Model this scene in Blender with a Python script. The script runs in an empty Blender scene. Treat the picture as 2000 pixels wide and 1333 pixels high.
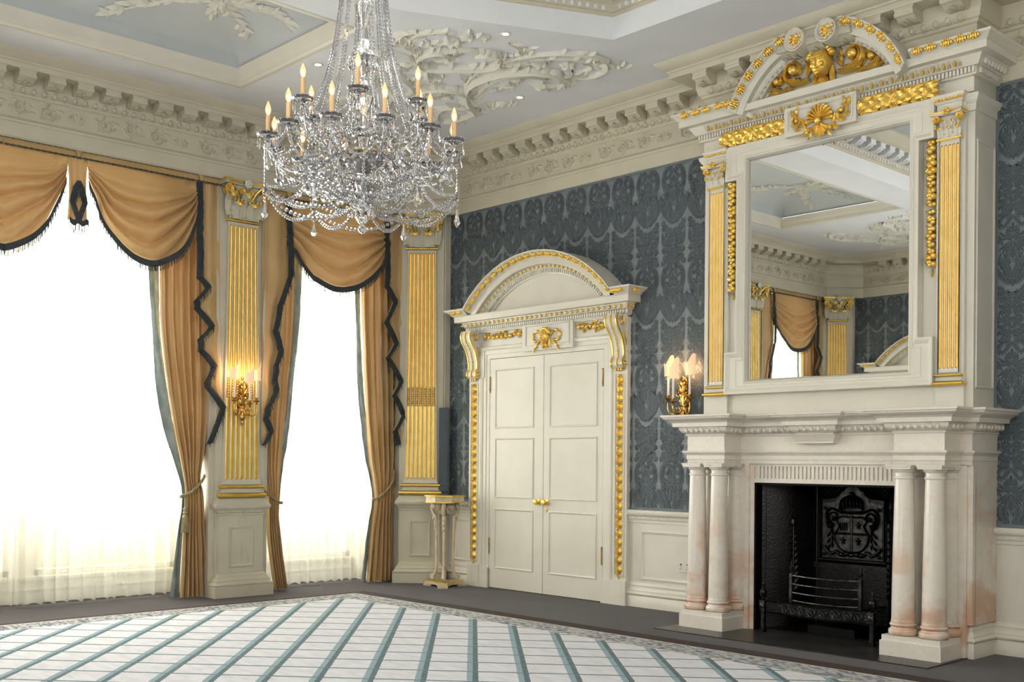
POINTS = []; POINTS_E = []
import bpy, math, random
from math import sin, cos, pi, sqrt, atan2, radians
from mathutils import Matrix, Vector, noise
random.seed(7)
COL = bpy.context.scene.collection
LY = -10.45          # far end wall of the room (behind the camera)
CEIL = 5.27

# ---------------------------------------------------------------- mesh builder
class M:
    def __init__(s):
        s.v = []; s.f = []; s.m = []; s.T = Matrix.Identity(4); s.st = []; s.cm = 0
    def push(s, T): s.st.append(s.T); s.T = s.T @ T
    def pop(s): s.T = s.st.pop()
    def V(s, x, y, z):
        p = s.T @ Vector((x, y, z)); s.v.append((p.x, p.y, p.z)); return len(s.v) - 1
    def F(s, *i): s.f.append(tuple(i)); s.m.append(s.cm)
    def box(s, x0, x1, y0, y1, z0, z1):
        a = [s.V(x, y, z) for z in (z0, z1) for x, y in ((x0, y0), (x1, y0), (x1, y1), (x0, y1))]
        for q in ((3, 2, 1, 0), (4, 5, 6, 7), (0, 1, 5, 4), (1, 2, 6, 5), (2, 3, 7, 6), (3, 0, 4, 7)):
            s.F(*[a[i] for i in q])
    def taper(s, w0, d0, w1, d1, z0, z1):   # frustum centred on x, y=0 back face
        a = []
        for w, d, z in ((w0, d0, z0), (w1, d1, z1)):
            a += [s.V(-w / 2, 0, z), s.V(w / 2, 0, z), s.V(w / 2, d, z), s.V(-w / 2, d, z)]
        for q in ((3, 2, 1, 0), (4, 5, 6, 7), (0, 1, 5, 4), (1, 2, 6, 5), (2, 3, 7, 6), (3, 0, 4, 7)):
            s.F(*[a[i] for i in q])
    def grid(s, fn, nu, nv, closeu=False):
        ids = [[s.V(*fn(i / nu, j / nv)) for i in range(nu + (0 if closeu else 1))] for j in range(nv + 1)]
        n = nu if closeu else nu
        for j in range(nv):
            for i in range(nu):
                i2 = (i + 1) % len(ids[0]) if closeu else i + 1
                s.F(ids[j][i], ids[j][i2], ids[j + 1][i2], ids[j + 1][i])
        return ids
    def lathe(s, prof, n=24, a0=0, a1=2 * pi):   # prof [(r,z)] about local Z
        full = abs(a1 - a0 - 2 * pi) < 1e-6
        k = n if full else n + 1
        ids = [[s.V(r * cos(a0 + (a1 - a0) * i / n), r * sin(a0 + (a1 - a0) * i / n), z) for i in range(k)] for r, z in prof]
        for j in range(len(prof) - 1):
            for i in range(n):
                i2 = (i + 1) % k
                s.F(ids[j][i], ids[j][i2], ids[j + 1][i2], ids[j + 1][i])
        if full:
            if prof[0][0] > 1e-5: s.F(*ids[0][::-1])
            if prof[-1][0] > 1e-5: s.F(*ids[-1])
    def tube(s, pts, rad, n=8, closed=False, flat=None, cap=True):
        P = [Vector(p) for p in pts]; N = len(P)
        up = Vector((0, 0, 1)); rings = []
        pn = None
        for i, p in enumerate(P):
            a = P[i - 1] if (i > 0 or closed) else P[0]
            b = P[(i + 1) % N] if (i < N - 1 or closed) else P[-1]
            t = (b - a)
            if t.length < 1e-9: t = Vector((0, 0, 1))
            t.normalize()
            if pn is None:
                ref = up if abs(t.z) < .9 else Vector((1, 0, 0))
                nn = (ref - t * ref.dot(t)).normalized()
            else:
                nn = (pn - t * pn.dot(t))
                nn = nn.normalized() if nn.length > 1e-6 else pn
            pn = nn; bb = t.cross(nn)
            r = rad(i / max(1, N - 1)) if callable(rad) else rad
            fl = flat or 1
            rings.append([s.V(*(p + nn * (r * cos(2 * pi * k / n) * fl) + bb * (r * sin(2 * pi * k / n)))) for k in range(n)])
        for i in range(N if closed else N - 1):
            A = rings[i]; B = rings[(i + 1) % N]
            for k in range(n): s.F(A[k], A[(k + 1) % n], B[(k + 1) % n], B[k])
        if cap and not closed:
            s.F(*rings[0][::-1]); s.F(*rings[-1])
    def ell(s, c, r, nu=8, nv=5):
        cx, cy, cz = c; rx, ry, rz = r if isinstance(r, tuple) else (r, r, r)
        top = s.V(cx, cy, cz + rz); bot = s.V(cx, cy, cz - rz); R = []
        for j in range(1, nv):
            t = pi * j / nv
            R.append([s.V(cx + rx * sin(t) * cos(2 * pi * i / nu), cy + ry * sin(t) * sin(2 * pi * i / nu), cz + rz * cos(t)) for i in range(nu)])
        for i in range(nu):
            i2 = (i + 1) % nu
            s.F(top, R[0][i], R[0][i2]); s.F(bot, R[-1][i2], R[-1][i])
            for j in range(nv - 2): s.F(R[j][i], R[j + 1][i], R[j + 1][i2], R[j][i2])
    def gem(s, c, r, h=None, n=4):            # faceted bead / drop
        h = h or r; cx, cy, cz = c
        t = s.V(cx, cy, cz + h); b = s.V(cx, cy, cz - h)
        R = [s.V(cx + r * cos(2 * pi * i / n + .3), cy + r * sin(2 * pi * i / n + .3), cz) for i in range(n)]
        for i in range(n):
            s.F(t, R[i], R[(i + 1) % n]); s.F(b, R[(i + 1) % n], R[i])
    def drop(s, c, r, h):                     # almond pendant hanging from c
        cx, cy, cz = c; n = 6
        lv = [(0.12, 0), (.5, -.3), (1, -.68), (.6, -.88)]
        rings = [[s.V(cx + r * a * cos(2 * pi * i / n), cy + r * a * sin(2 * pi * i / n), cz + h * b) for i in range(n)] for a, b in lv]
        t = s.V(cx, cy, cz + .02 * h); e = s.V(cx, cy, cz - h)
        for i in range(n):
            i2 = (i + 1) % n
            s.F(t, rings[0][i2], rings[0][i]); s.F(e, rings[-1][i], rings[-1][i2])
            for j in range(3): s.F(rings[j][i], rings[j][i2], rings[j + 1][i2], rings[j + 1][i])
    def sweep(s, path, prof, closed=False, side=-1, caps=True):
        """path in local XY; prof [(offset,z)], offset goes to the right (side=-1) or left of travel"""
        N = len(path); rows = []
        for i, (x, y) in enumerate(path):
            a = path[i - 1] if (i or closed) else None
            b = path[(i + 1) % N] if (i < N - 1 or closed) else None
            def nrm(p, q):
                dx, dy = q[0] - p[0], q[1] - p[1]; l = sqrt(dx * dx + dy * dy) or 1
                return (-dy / l * side, dx / l * side)
            if a is None: nx, ny = nrm((x, y), b)
            elif b is None: nx, ny = nrm(a, (x, y))
            else:
                n1 = nrm(a, (x, y)); n2 = nrm((x, y), b)
                d = 1 + n1[0] * n2[0] + n1[1] * n2[1]
                d = max(d, .15)
                nx, ny = (n1[0] + n2[0]) / d, (n1[1] + n2[1]) / d
            rows.append([s.V(x + nx * o, y + ny * o, z) for o, z in prof])
        k = len(prof)
        for i in range(N if closed else N - 1):
            A = rows[i]; B = rows[(i + 1) % N]
            for j in range(k - 1):
                if side < 0: s.F(A[j], B[j], B[j + 1], A[j + 1])
                else: s.F(A[j + 1], B[j + 1], B[j], A[j])
        if caps and not closed and k > 2:
            s.F(*rows[0]); s.F(*rows[-1][::-1])
    def poly(s, pts, z=0, flip=False):
        a = [s.V(x, y, z) for x, y in pts]
        s.F(*(a[::-1] if flip else a))
    def prism(s, pts, z0, z1):
        n = len(pts)
        a = [s.V(x, y, z0) for x, y in pts]; b = [s.V(x, y, z1) for x, y in pts]
        s.F(*a[::-1]); s.F(*b)
        for i in range(n): s.F(a[i], a[(i + 1) % n], b[(i + 1) % n], b[i])
    def leaf(s, p, ang, ln, w, h=.01, bend=0., n=6, z0=0., curl=0.):
        """raised leaf in the local XY plane (ridge up local Z) starting at p"""
        x, y = p; a = ang; L = []; st = ln / n
        for i in range(n + 1):
            t = i / n; ww = w * (sin(pi * min(1, t * .92 + .06)) ** .8)
            zz = z0 + h * sin(pi * min(1, t * .8 + .1)) + curl * t * t
            nx, ny = -sin(a), cos(a)
            L.append((s.V(x + nx * ww / 2, y + ny * ww / 2, z0), s.V(x, y, zz), s.V(x - nx * ww / 2, y - ny * ww / 2, z0)))
            x += cos(a) * st; y += sin(a) * st; a += bend / n
        for i in range(n):
            A, B = L[i], L[i + 1]
            s.F(A[1], B[1], B[0], A[0]); s.F(A[2], B[2], B[1], A[1])
        return x, y, a
    def spiral(s, c, r0, turns, w, h, a0=0, sgn=1, lead=0, n=28, z0=0):
        """scroll rib: starts outside radius r0 and winds in; half-round rib raised h"""
        cx, cy = c; pts = []
        for i in range(n + 1):
            t = i / n; a = a0 + sgn * turns * 2 * pi * t; r = r0 * (1 - .86 * t)
            pts.append((cx + r * cos(a), cy + r * sin(a)))
        s.rib(pts, lambda t: w * (1 - .6 * t), h, z0)
        s.ell((cx, cy, z0 + h * .6), (w * .8, w * .8, h * .8), 8, 4)
        return pts[0]
    def rib(s, pts, w, h, z0=0, n=4, hh=None):
        N = len(pts); rows = []
        for i, (x, y) in enumerate(pts):
            a = pts[max(0, i - 1)]; b = pts[min(N - 1, i + 1)]
            dx, dy = b[0] - a[0], b[1] - a[1]; l = sqrt(dx * dx + dy * dy) or 1
            nx, ny = -dy / l, dx / l; t = i / max(1, N - 1)
            ww = w(t) if callable(w) else w
            h2 = (h(t) if callable(h) else h)
            rows.append([s.V(x + nx * ww / 2 * cos(pi * k / n), y + ny * ww / 2 * cos(pi * k / n), z0 + h2 * sin(pi * k / n)) for k in range(n + 1)])
        for i in range(N - 1):
            for k in range(n): s.F(rows[i][k], rows[i][k + 1], rows[i + 1][k + 1], rows[i + 1][k])

def crv(pts, n=6):
    """Catmull-Rom through 2D/3D points"""
    P = [tuple(p) for p in pts]; D = len(P[0]); out = []
    for i in range(len(P) - 1):
        p0 = P[max(0, i - 1)]; p1 = P[i]; p2 = P[i + 1]; p3 = P[min(len(P) - 1, i + 2)]
        for k in range(n):
            t = k / n
            out.append(tuple(.5 * ((2 * p1[d]) + (-p0[d] + p2[d]) * t + (2 * p0[d] - 5 * p1[d] + 4 * p2[d] - p3[d]) * t * t + (-p0[d] + 3 * p1[d] - 3 * p2[d] + p3[d]) * t ** 3) for d in range(D)))
    out.append(P[-1]); return out

def arc(cx, cy, r, a0, a1, n):
    return [(cx + r * cos(a0 + (a1 - a0) * i / n), cy + r * sin(a0 + (a1 - a0) * i / n)) for i in range(n + 1)]

def TX(x=0, y=0, z=0, rz=0): return Matrix.Translation((x, y, z)) @ Matrix.Rotation(rz, 4, 'Z')
def face(x, y, z, rz=0):
    """local XY = upright wall plane (X right, Y up), local Z = out of the wall (-Y world when rz=0)"""
    return TX(x, y, z, rz) @ Matrix.Rotation(pi / 2, 4, 'X')

# ---------------------------------------------------------------- objects
MIR = [False]
def empty(name, loc, label=None, cat=None, group=None, kind=None):
    o = bpy.data.objects.new(name, None); COL.objects.link(o)
    x, y, z = loc
    if MIR[0]: y = LY - y
    o.location = (x, y, z); o.empty_display_size = .1
    tag(o, label, cat, group, kind); o['_w'] = 0
    del o['_w']
    LOC[o.name] = (x, y, z)
    return o
LOC = {}
def tag(o, label=None, cat=None, group=None, kind=None):
    if label: o['label'] = label
    if cat: o['category'] = cat
    if group: o['group'] = group
    if kind: o['kind'] = kind
    return o
def obj(name, b, mats, parent=None, smooth=None, label=None, cat=None, group=None, kind=None, bevel=0):
    me = bpy.data.meshes.new(name)
    V_ = b.v; F_ = b.f
    if MIR[0]:
        V_ = [(x, LY - y, z) for x, y, z in V_]; F_ = [f[::-1] for f in F_]
    if parent is not None:
        ox, oy, oz = LOC[parent.name]
    else:
        xs = [v[0] for v in V_]; ys = [v[1] for v in V_]; zs = [v[2] for v in V_]
        ox, oy, oz = (min(xs) + max(xs)) / 2, (min(ys) + max(ys)) / 2, min(zs)
    me.from_pydata([(x - ox, y - oy, z - oz) for x, y, z in V_], [], F_)
    if not isinstance(mats, (list, tuple)): mats = [mats]
    for m in mats: me.materials.append(m)
    if len(mats) > 1: me.polygons.foreach_set('material_index', b.m)
    me.update()
    o = bpy.data.objects.new(name, me); COL.objects.link(o)
    if parent is not None:
        o.parent = parent; LOC[o.name] = (ox, oy, oz)
    else:
        o.location = (ox, oy, oz); LOC[o.name] = (ox, oy, oz)
    if smooth:
        me.polygons.foreach_set('use_smooth', [True] * len(me.polygons))
        if smooth != True:
            try: me.set_sharp_from_angle(angle=radians(smooth))
            except Exception: pass
    tag(o, label, cat, group, kind)
    return o
def struct(name, b, mats, smooth=None, parent=None):
    return obj(name, b, mats, parent, smooth, kind=None if parent else 'structure')

# ---------------------------------------------------------------- materials
def mat(name):
    m = bpy.data.materials.new(name); m.use_nodes = True
    nt = m.node_tree; return m, nt, nt.nodes['Principled BSDF']
def N(nt, t, **k):
    n = nt.nodes.new(t)
    for a, b in k.items(): setattr(n, a, b)
    return n
def L(nt, a, b): nt.links.new(a, b)
def sr(r, g, b):
    f = lambda c: ((c / 255 + .055) / 1.055) ** 2.4 if c > 10 else c / 255 / 12.92
    return (f(r), f(g), f(b), 1)
def mathn(nt, op, a, b=None, c=None):
    n = N(nt, 'ShaderNodeMath', operation=op)
    for i, v in enumerate((a, b, c)):
        if v is None: continue
        if isinstance(v, (int, float)): n.inputs[i].default_value = v
        else: L(nt, v, n.inputs[i])
    return n.outputs[0]
def ramp(nt, fac, stops):
    r = N(nt, 'ShaderNodeValToRGB'); e = r.color_ramp.elements
    while len(e) < len(stops): e.new(.5)
    for i, (p, c) in enumerate(stops): e[i].position = p; e[i].color = c
    L(nt, fac, r.inputs[0]); return r.outputs[0]
def noisy(name, c1, c2, scale=6, rough=.5, metal=0, bump=.0, bscale=40, spec=.5, detail=4, sheen=0):
    m, nt, p = mat(name)
    tc = N(nt, 'ShaderNodeTexCoord'); n1 = N(nt, 'ShaderNodeTexNoise')
    n1.inputs['Scale'].default_value = scale; n1.inputs['Detail'].default_value = detail
    L(nt, tc.outputs['Object'], n1.inputs['Vector'])
    L(nt, ramp(nt, n1.outputs['Fac'], [(.35, c1), (.65, c2)]), p.inputs['Base Color'])
    p.inputs['Roughness'].default_value = rough; p.inputs['Metallic'].default_value = metal
    p.inputs['Specular IOR Level'].default_value = spec
    if sheen: p.inputs['Sheen Weight'].default_value = sheen
    if bump:
        n2 = N(nt, 'ShaderNodeTexNoise'); n2.inputs['Scale'].default_value = bscale; n2.inputs['Detail'].default_value = 3
        L(nt, tc.outputs['Object'], n2.inputs['Vector'])
        bp = N(nt, 'ShaderNodeBump'); bp.inputs['Strength'].default_value = bump; bp.inputs['Distance'].default_value = .01
        L(nt, n2.outputs['Fac'], bp.inputs['Height']); L(nt, bp.outputs[0], p.inputs['Normal'])
    return m
CREAM = noisy('cream_paint', sr(230, 226, 213), sr(235, 231, 219), 3, .38, bump=.04, bscale=25)
CREAM_SHADED = noisy('cream_paint_matt_shaded', sr(213, 207, 188), sr(219, 213, 194), 3, .6, bump=.05, bscale=25)  # same cream made darker: the backlit side's shade is put into the colour
WHITE = noisy('ceiling_white', sr(236, 238, 241), sr(240, 242, 245), 2, .8)
BLUEC = noisy('coffer_pale_blue', sr(206, 211, 212), sr(211, 215, 216), 2, .8)
PLAST = noisy('plaster_relief', sr(236, 234, 222), sr(240, 238, 228), 5, .6)
GOLD = noisy('gold_leaf', (1, .66, .15, 1), (1, .76, .24, 1), 14, .30, metal=.72, bump=.35, bscale=70)
GOLDS = noisy('gold_leaf_smooth', (.84, .58, .13, 1), (.92, .66, .19, 1), 10, .36, metal=.8, bump=.08, bscale=50)
BRASS = noisy('antique_brass', (.45, .28, .08, 1), (.75, .50, .18, 1), 18, .25, metal=1, bump=.2, bscale=60)
IRON = noisy('black_cast_iron', (.002, .002, .002, 1), (.006, .006, .006, 1), 20, .24, metal=.0, bump=.35, bscale=60, spec=.55)
IRONP = noisy('polished_dark_iron', (.05, .05, .05, 1), (.12, .12, .125, 1), 20, .28, metal=.9, bump=.2, bscale=40)
SOOT = noisy('firebox_soot', (.0015, .0015, .0015, 1), (.004, .004, .004, 1), 6, .5, bump=.1, spec=.25)
SLATE = noisy('hearth_slate', sr(52, 51, 50), sr(72, 70, 68), 3, .3, bump=.08, bscale=12)
LINING = noisy('curtain_lining', sr(146, 160, 158), sr(172, 183, 178), 9, .6, bump=.2, bscale=20)
FRINGE = noisy('slate_fringe', sr(44, 52, 56), sr(74, 84, 88), 90, .55, bump=.4, bscale=150, sheen=.3)
CORD = noisy('slate_cord', sr(84, 86, 74), sr(120, 118, 98), 90, .7, bump=.4, bscale=150)
ROPE = noisy('gold_grey_rope', sr(150, 135, 100), sr(190, 176, 140), 80, .6, bump=.5, bscale=120)
GREYBOX = noisy('blue_grey_paint', sr(86, 98, 106), sr(92, 104, 112), 3, .55)
CANDLE = noisy('candle_sleeve', sr(222, 186, 140), sr(232, 198, 152), 8, .6)
CANDLEW = noisy('candle_sleeve_white', sr(240, 236, 226), sr(246, 242, 234), 8, .5)
STANDM = noisy('stand_cream', sr(214, 199, 168), sr(230, 218, 190), 12, .45, bump=.15, bscale=40)
WHITEP = noisy('white_plastic', sr(232, 230, 222), sr(236, 234, 228), 4, .4)

def silk(name, c1, c2, trans=.0, cool=None):
    m, nt, p = mat(name)
    tc = N(nt, 'ShaderNodeTexCoord')
    n1 = N(nt, 'ShaderNodeTexNoise'); n1.inputs['Scale'].default_value = 1.7; n1.inputs['Detail'].default_value = 5
    L(nt, tc.outputs['Object'], n1.inputs['Vector'])
    mp = N(nt, 'ShaderNodeMapping'); mp.inputs['Scale'].default_value = (160, 160, 3); L(nt, tc.outputs['Object'], mp.inputs[0])
    n2 = N(nt, 'ShaderNodeTexNoise'); n2.inputs['Scale'].default_value = 1; L(nt, mp.outputs[0], n2.inputs['Vector'])
    col = ramp(nt, n1.outputs['Fac'], [(.3, c1), (.7, c2)])
    L(nt, col, p.inputs['Base Color'])
    p.inputs['Roughness'].default_value = .42; p.inputs['Sheen Weight'].default_value = .25
    p.inputs['Specular IOR Level'].default_value = .35
    bp = N(nt, 'ShaderNodeBump'); bp.inputs['Strength'].default_value = .12; bp.inputs['Distance'].default_value = .003
    L(nt, n2.outputs['Fac'], bp.inputs['Height'])
    n3 = N(nt, 'ShaderNodeTexNoise'); n3.inputs['Scale'].default_value = 9; n3.inputs['Detail'].default_value = 3; L(nt, tc.outputs['Object'], n3.inputs['Vector'])
    b2 = N(nt, 'ShaderNodeBump'); b2.inputs['Strength'].default_value = .35; b2.inputs['Distance'].default_value = .02
    L(nt, n3.outputs['Fac'], b2.inputs['Height']); L(nt, bp.outputs[0], b2.inputs['Normal'])
    L(nt, b2.outputs[0], p.inputs['Normal'])
    if trans:
        tr = N(nt, 'ShaderNodeBsdfTranslucent'); tr.inputs[0].default_value = (.9, .55, .28, 1)
        mx = N(nt, 'ShaderNodeMixShader'); mx.inputs[0].default_value = trans
        out = nt.nodes['Material Output']
        L(nt, p.outputs[0], mx.inputs[1]); L(nt, tr.outputs[0], mx.inputs[2]); L(nt, mx.outputs[0], out.inputs[0])
    return m
SILK = silk('gold_silk', sr(198, 164, 112), sr(212, 180, 130), .04)
SILKD = silk('gold_silk_drape', sr(200, 168, 118), sr(218, 188, 140), .03)

def sheer():
    m, nt, p = mat('sheer_voile')
    nt.nodes.remove(p)
    tr = N(nt, 'ShaderNodeBsdfTranslucent'); tr.inputs[0].default_value = (.97, .95, .86, 1)
    df = N(nt, 'ShaderNodeBsdfDiffuse'); df.inputs[0].default_value = (.88, .86, .76, 1)
    tp = N(nt, 'ShaderNodeBsdfTransparent'); tp.inputs[0].default_value = (1, 1, .98, 1)
    a = N(nt, 'ShaderNodeMixShader'); a.inputs[0].default_value = .45
    L(nt, tr.outputs[0], a.inputs[1]); L(nt, df.outputs[0], a.inputs[2])
    b = N(nt, 'ShaderNodeMixShader'); b.inputs[0].default_value = .42
    L(nt, a.outputs[0], b.inputs[1]); L(nt, tp.outputs[0], b.inputs[2])
    L(nt, b.outputs[0], nt.nodes['Material Output'].inputs[0])
    return m
SHEER = sheer()

def crystal():
    m, nt, p = mat('cut_crystal')
    p.inputs['Base Color'].default_value = (.97, .97, 1, 1); p.inputs['Roughness'].default_value = .01
    p.inputs['Transmission Weight'].default_value = .88; p.inputs['IOR'].default_value = 1.6
    p.inputs['Specular IOR Level'].default_value = 1
    p.inputs['Coat Weight'].default_value = .6; p.inputs['Coat IOR'].default_value = 2.0
    return m
CRYS = crystal()
def glassm():
    m, nt, p = mat('window_glass')
    p.inputs['Base Color'].default_value = (1, 1, 1, 1); p.inputs['Roughness'].default_value = 0
    p.inputs['Transmission Weight'].default_value = 1; p.inputs['IOR'].default_value = 1.05
    return m
GLASS = glassm()
def emis(name, c, s):
    m, nt, p = mat(name)
    p.inputs['Base Color'].default_value = c; p.inputs['Emission Color'].default_value = c; p.inputs['Emission Strength'].default_value = s
    return m
BULB = emis('flame_bulb', (1, .62, .30, 1), 14)
BULBC = emis('bulb_core', (1, .82, .55, 1), 30)
def shade():
    m, nt, p = mat('silk_shade')
    p.inputs['Base Color'].default_value = sr(222, 178, 140); p.inputs['Roughness'].default_value = .8
    tc = N(nt, 'ShaderNodeTexCoord'); sx = N(nt, 'ShaderNodeSeparateXYZ'); L(nt, tc.outputs['Object'], sx.inputs[0])
    p.inputs['Emission Color'].default_value = (1, .70, .45, 1); p.inputs['Emission Strength'].default_value = .5
    return m
SHADE = shade()
LAMPGLOW = emis('downlight_lens', (1, .75, .45, 1), 5)
def mirror():
    m, nt, p = mat('mirror_silver')
    p.inputs['Base Color'].default_value = (.93, .94, .93, 1); p.inputs['Metallic'].default_value = 1; p.inputs['Roughness'].default_value = .008
    return m
MIRROR = mirror()
def marble():
    m, nt, p = mat('cream_marble')
    tc = N(nt, 'ShaderNodeTexCoord')
    n1 = N(nt, 'ShaderNodeTexNoise'); n1.inputs['Scale'].default_value = 2.6; n1.inputs['Detail'].default_value = 6; n1.inputs['Distortion'].default_value = 1.2
    L(nt, tc.outputs['Object'], n1.inputs['Vector'])
    n2 = N(nt, 'ShaderNodeTexNoise'); n2.inputs['Scale'].default_value = 9; n2.inputs['Detail'].default_value = 8; n2.inputs['Distortion'].default_value = 2
    L(nt, tc.outputs['Object'], n2.inputs['Vector'])
    base = ramp(nt, n2.outputs['Fac'], [(.3, sr(236, 228, 214)), (.6, sr(240, 234, 224))])
    return m, nt, p, tc, n1, base
m, nt, p, tc, n1, base = marble()
pk = ramp(nt, n1.outputs['Fac'], [(.54, (0, 0, 0, 1)), (.78, (.5, .5, .5, 1))])
mx = N(nt, 'ShaderNodeMixRGB'); L(nt, pk, mx.inputs[0]); L(nt, base, mx.inputs[1]); mx.inputs[2].default_value = sr(222, 180, 148)
# warm peach blotches, stronger low on the shafts
geo = N(nt, 'ShaderNodeNewGeometry'); sp = N(nt, 'ShaderNodeSeparateXYZ'); L(nt, geo.outputs['Position'], sp.inputs[0])
zf = N(nt, 'ShaderNodeMapRange'); zf.inputs[1].default_value = 1.0; zf.inputs[2].default_value = .35; L(nt, sp.outputs[2], zf.inputs[0])
st = mathn(nt, 'MULTIPLY', zf.outputs[0], ramp(nt, n1.outputs['Fac'], [(.44, (0, 0, 0, 1)), (.62, (.62, .62, .62, 1))]))
mx2 = N(nt, 'ShaderNodeMixRGB'); L(nt, st, mx2.inputs[0]); L(nt, mx.outputs[0], mx2.inputs[1]); mx2.inputs[2].default_value = sr(214, 165, 128)
L(nt, mx2.outputs[0], p.inputs['Base Color']); p.inputs['Roughness'].default_value = .16
MARBLE = m
m, nt, p, tc, n1, base = marble(); m.name = 'white_marble'
L(nt, base, p.inputs['Base Color']); p.inputs['Roughness'].default_value = .25
MARBW = m

def carpet():
    m, nt, p = mat('brown_carpet')
    tc = N(nt, 'ShaderNodeTexCoord')
    a = N(nt, 'ShaderNodeTexNoise'); a.inputs['Scale'].default_value = 220; a.inputs['Detail'].default_value = 3; L(nt, tc.outputs['Object'], a.inputs[0])
    b = N(nt, 'ShaderNodeTexNoise'); b.inputs['Scale'].default_value = 1.2; b.inputs['Detail'].default_value = 5; L(nt, tc.outputs['Object'], b.inputs[0])
    s_ = mathn(nt, 'ADD', mathn(nt, 'MULTIPLY', a.outputs[0], .5), mathn(nt, 'MULTIPLY', b.outputs[0], .5))
    L(nt, ramp(nt, s_, [(.35, sr(44, 37, 36)), (.62, sr(68, 60, 58))]), p.inputs['Base Color'])
    p.inputs['Roughness'].default_value = .95; p.inputs['Sheen Weight'].default_value = .2
    bp = N(nt, 'ShaderNodeBump'); bp.inputs['Strength'].default_value = .5; bp.inputs['Distance'].default_value = .006
    L(nt, a.outputs[0], bp.inputs['Height']); L(nt, bp.outputs[0], p.inputs['Normal'])
    return m
CARPET = carpet()

def rugmat():
    """lattice rug: colours worked out in world metres from the rug edges"""
    m, nt, p = mat('lattice_rug')
    geo = N(nt, 'ShaderNodeNewGeometry'); sp = N(nt, 'ShaderNodeSeparateXYZ'); L(nt, geo.outputs['Position'], sp.inputs[0])
    X, Y = sp.outputs[0], sp.outputs[1]
    nz = N(nt, 'ShaderNodeTexNoise'); nz.inputs['Scale'].default_value = 30; nz.inputs['Detail'].default_value = 2
    L(nt, geo.outputs['Position'], nz.inputs['Vector'])
    wob = mathn(nt, 'MULTIPLY', mathn(nt, 'SUBTRACT', nz.outputs[0], .5), .035)
    u = mathn(nt, 'ADD', mathn(nt, 'ADD', mathn(nt, 'DIVIDE', X, .538), mathn(nt, 'DIVIDE', Y, .47)), wob)
    v = mathn(nt, 'ADD', mathn(nt, 'SUBTRACT', mathn(nt, 'DIVIDE', X, .538), mathn(nt, 'DIVIDE', Y, .47)), wob)
    fu = mathn(nt, 'FRACT', mathn(nt, 'ADD', u, 10 - .43 + .11)); fv = mathn(nt, 'FRACT', mathn(nt, 'ADD', v, -.12 + .03 + 10))
    nb = N(nt, 'ShaderNodeTexNoise'); nb.inputs['Scale'].default_value = 5; nb.inputs['Detail'].default_value = 5
    mpg = N(nt, 'ShaderNodeMapping'); mpg.inputs['Scale'].default_value = (1, 3, 1); mpg.inputs['Rotation'].default_value = (0, 0, .7)
    L(nt, geo.outputs['Position'], mpg.inputs[0]); L(nt, mpg.outputs[0], nb.inputs['Vector'])
    basec = ramp(nt, nb.outputs[0], [(.3, sr(204, 203, 206)), (.6, sr(220, 219, 223))])
    def band(f, a, b): return mathn(nt, 'MULTIPLY', mathn(nt, 'GREATER_THAN', f, a), mathn(nt, 'LESS_THAN', f, b))
    def mixc(fac, c, d):
        k = N(nt, 'ShaderNodeMixRGB'); L(nt, fac, k.inputs[0]); L(nt, c, k.inputs[1])
        if isinstance(d, tuple): k.inputs[2].default_value = d
        else: L(nt, d, k.inputs[2])
        return k.outputs[0]
    c = mixc(band(fv, .0, .05), basec, sr(140, 166, 172))
    c = mixc(band(fu, .0, .12), c, sr(130, 160, 168))
    c = mixc(band(fu, .115, .225), c, ramp(nt, nb.outputs[0], [(.3, sr(42, 76, 82)), (.7, sr(64, 100, 106))]))
    c = mixc(band(fv, .04, .105), c, sr(72, 104, 112))
    # distance to edge
    x0, x1, y0, y1 = .64, 10.92, LY + 1.63, -1.63
    d = mathn(nt, 'MINIMUM', mathn(nt, 'MINIMUM', mathn(nt, 'SUBTRACT', X, x0), mathn(nt, 'SUBTRACT', x1, X)),
              mathn(nt, 'MINIMUM', mathn(nt, 'SUBTRACT', Y, y0), mathn(nt, 'SUBTRACT', y1, Y)))
    vo = N(nt, 'ShaderNodeTexVoronoi'); vo.feature = 'F1'; vo.inputs['Scale'].default_value = 15
    mg = N(nt, 'ShaderNodeMapping'); mg.inputs['Rotation'].default_value = (0, 0, .5); mg.inputs['Scale'].default_value = (.55, 1.4, 1)
    L(nt, geo.outputs['Position'], mg.inputs[0]); L(nt, mg.outputs[0], vo.inputs['Vector'])
    nb2 = N(nt, 'ShaderNodeTexNoise'); nb2.inputs['Scale'].default_value = 16; nb2.inputs['Detail'].default_value = 3; nb2.inputs['Distortion'].default_value = 2.5
    L(nt, mg.outputs[0], nb2.inputs['Vector'])
    bc = ramp(nt, mathn(nt, 'ADD', mathn(nt, 'MULTIPLY', vo.outputs[0], .55), mathn(nt, 'MULTIPLY', nb2.outputs[0], .5)),
              [(.34, sr(44, 52, 68)), (.41, sr(96, 106, 120)), (.48, sr(164, 168, 170)), (.55, sr(196, 192, 182)), (.64, sr(116, 126, 138)), (.72, sr(62, 72, 88))])
    c = mixc(mathn(nt, 'LESS_THAN', d, .335), c, sr(214, 196, 166))
    c = mixc(mathn(nt, 'LESS_THAN', d, .32), c, bc)
    c = mixc(mathn(nt, 'LESS_THAN', d, .022), c, sr(214, 196, 166))
    c = mixc(mathn(nt, 'LESS_THAN', d, .002), c, sr(70, 60, 58))
    L(nt, c, p.inputs['Base Color']); p.inputs['Roughness'].default_value = .9; p.inputs['Sheen Weight'].default_value = .2
    bp = N(nt, 'ShaderNodeBump'); bp.inputs['Strength'].default_value = .35; bp.inputs['Distance'].default_value = .004
    n9 = N(nt, 'ShaderNodeTexNoise'); n9.inputs['Scale'].default_value = 260; L(nt, geo.outputs['Position'], n9.inputs['Vector'])
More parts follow.
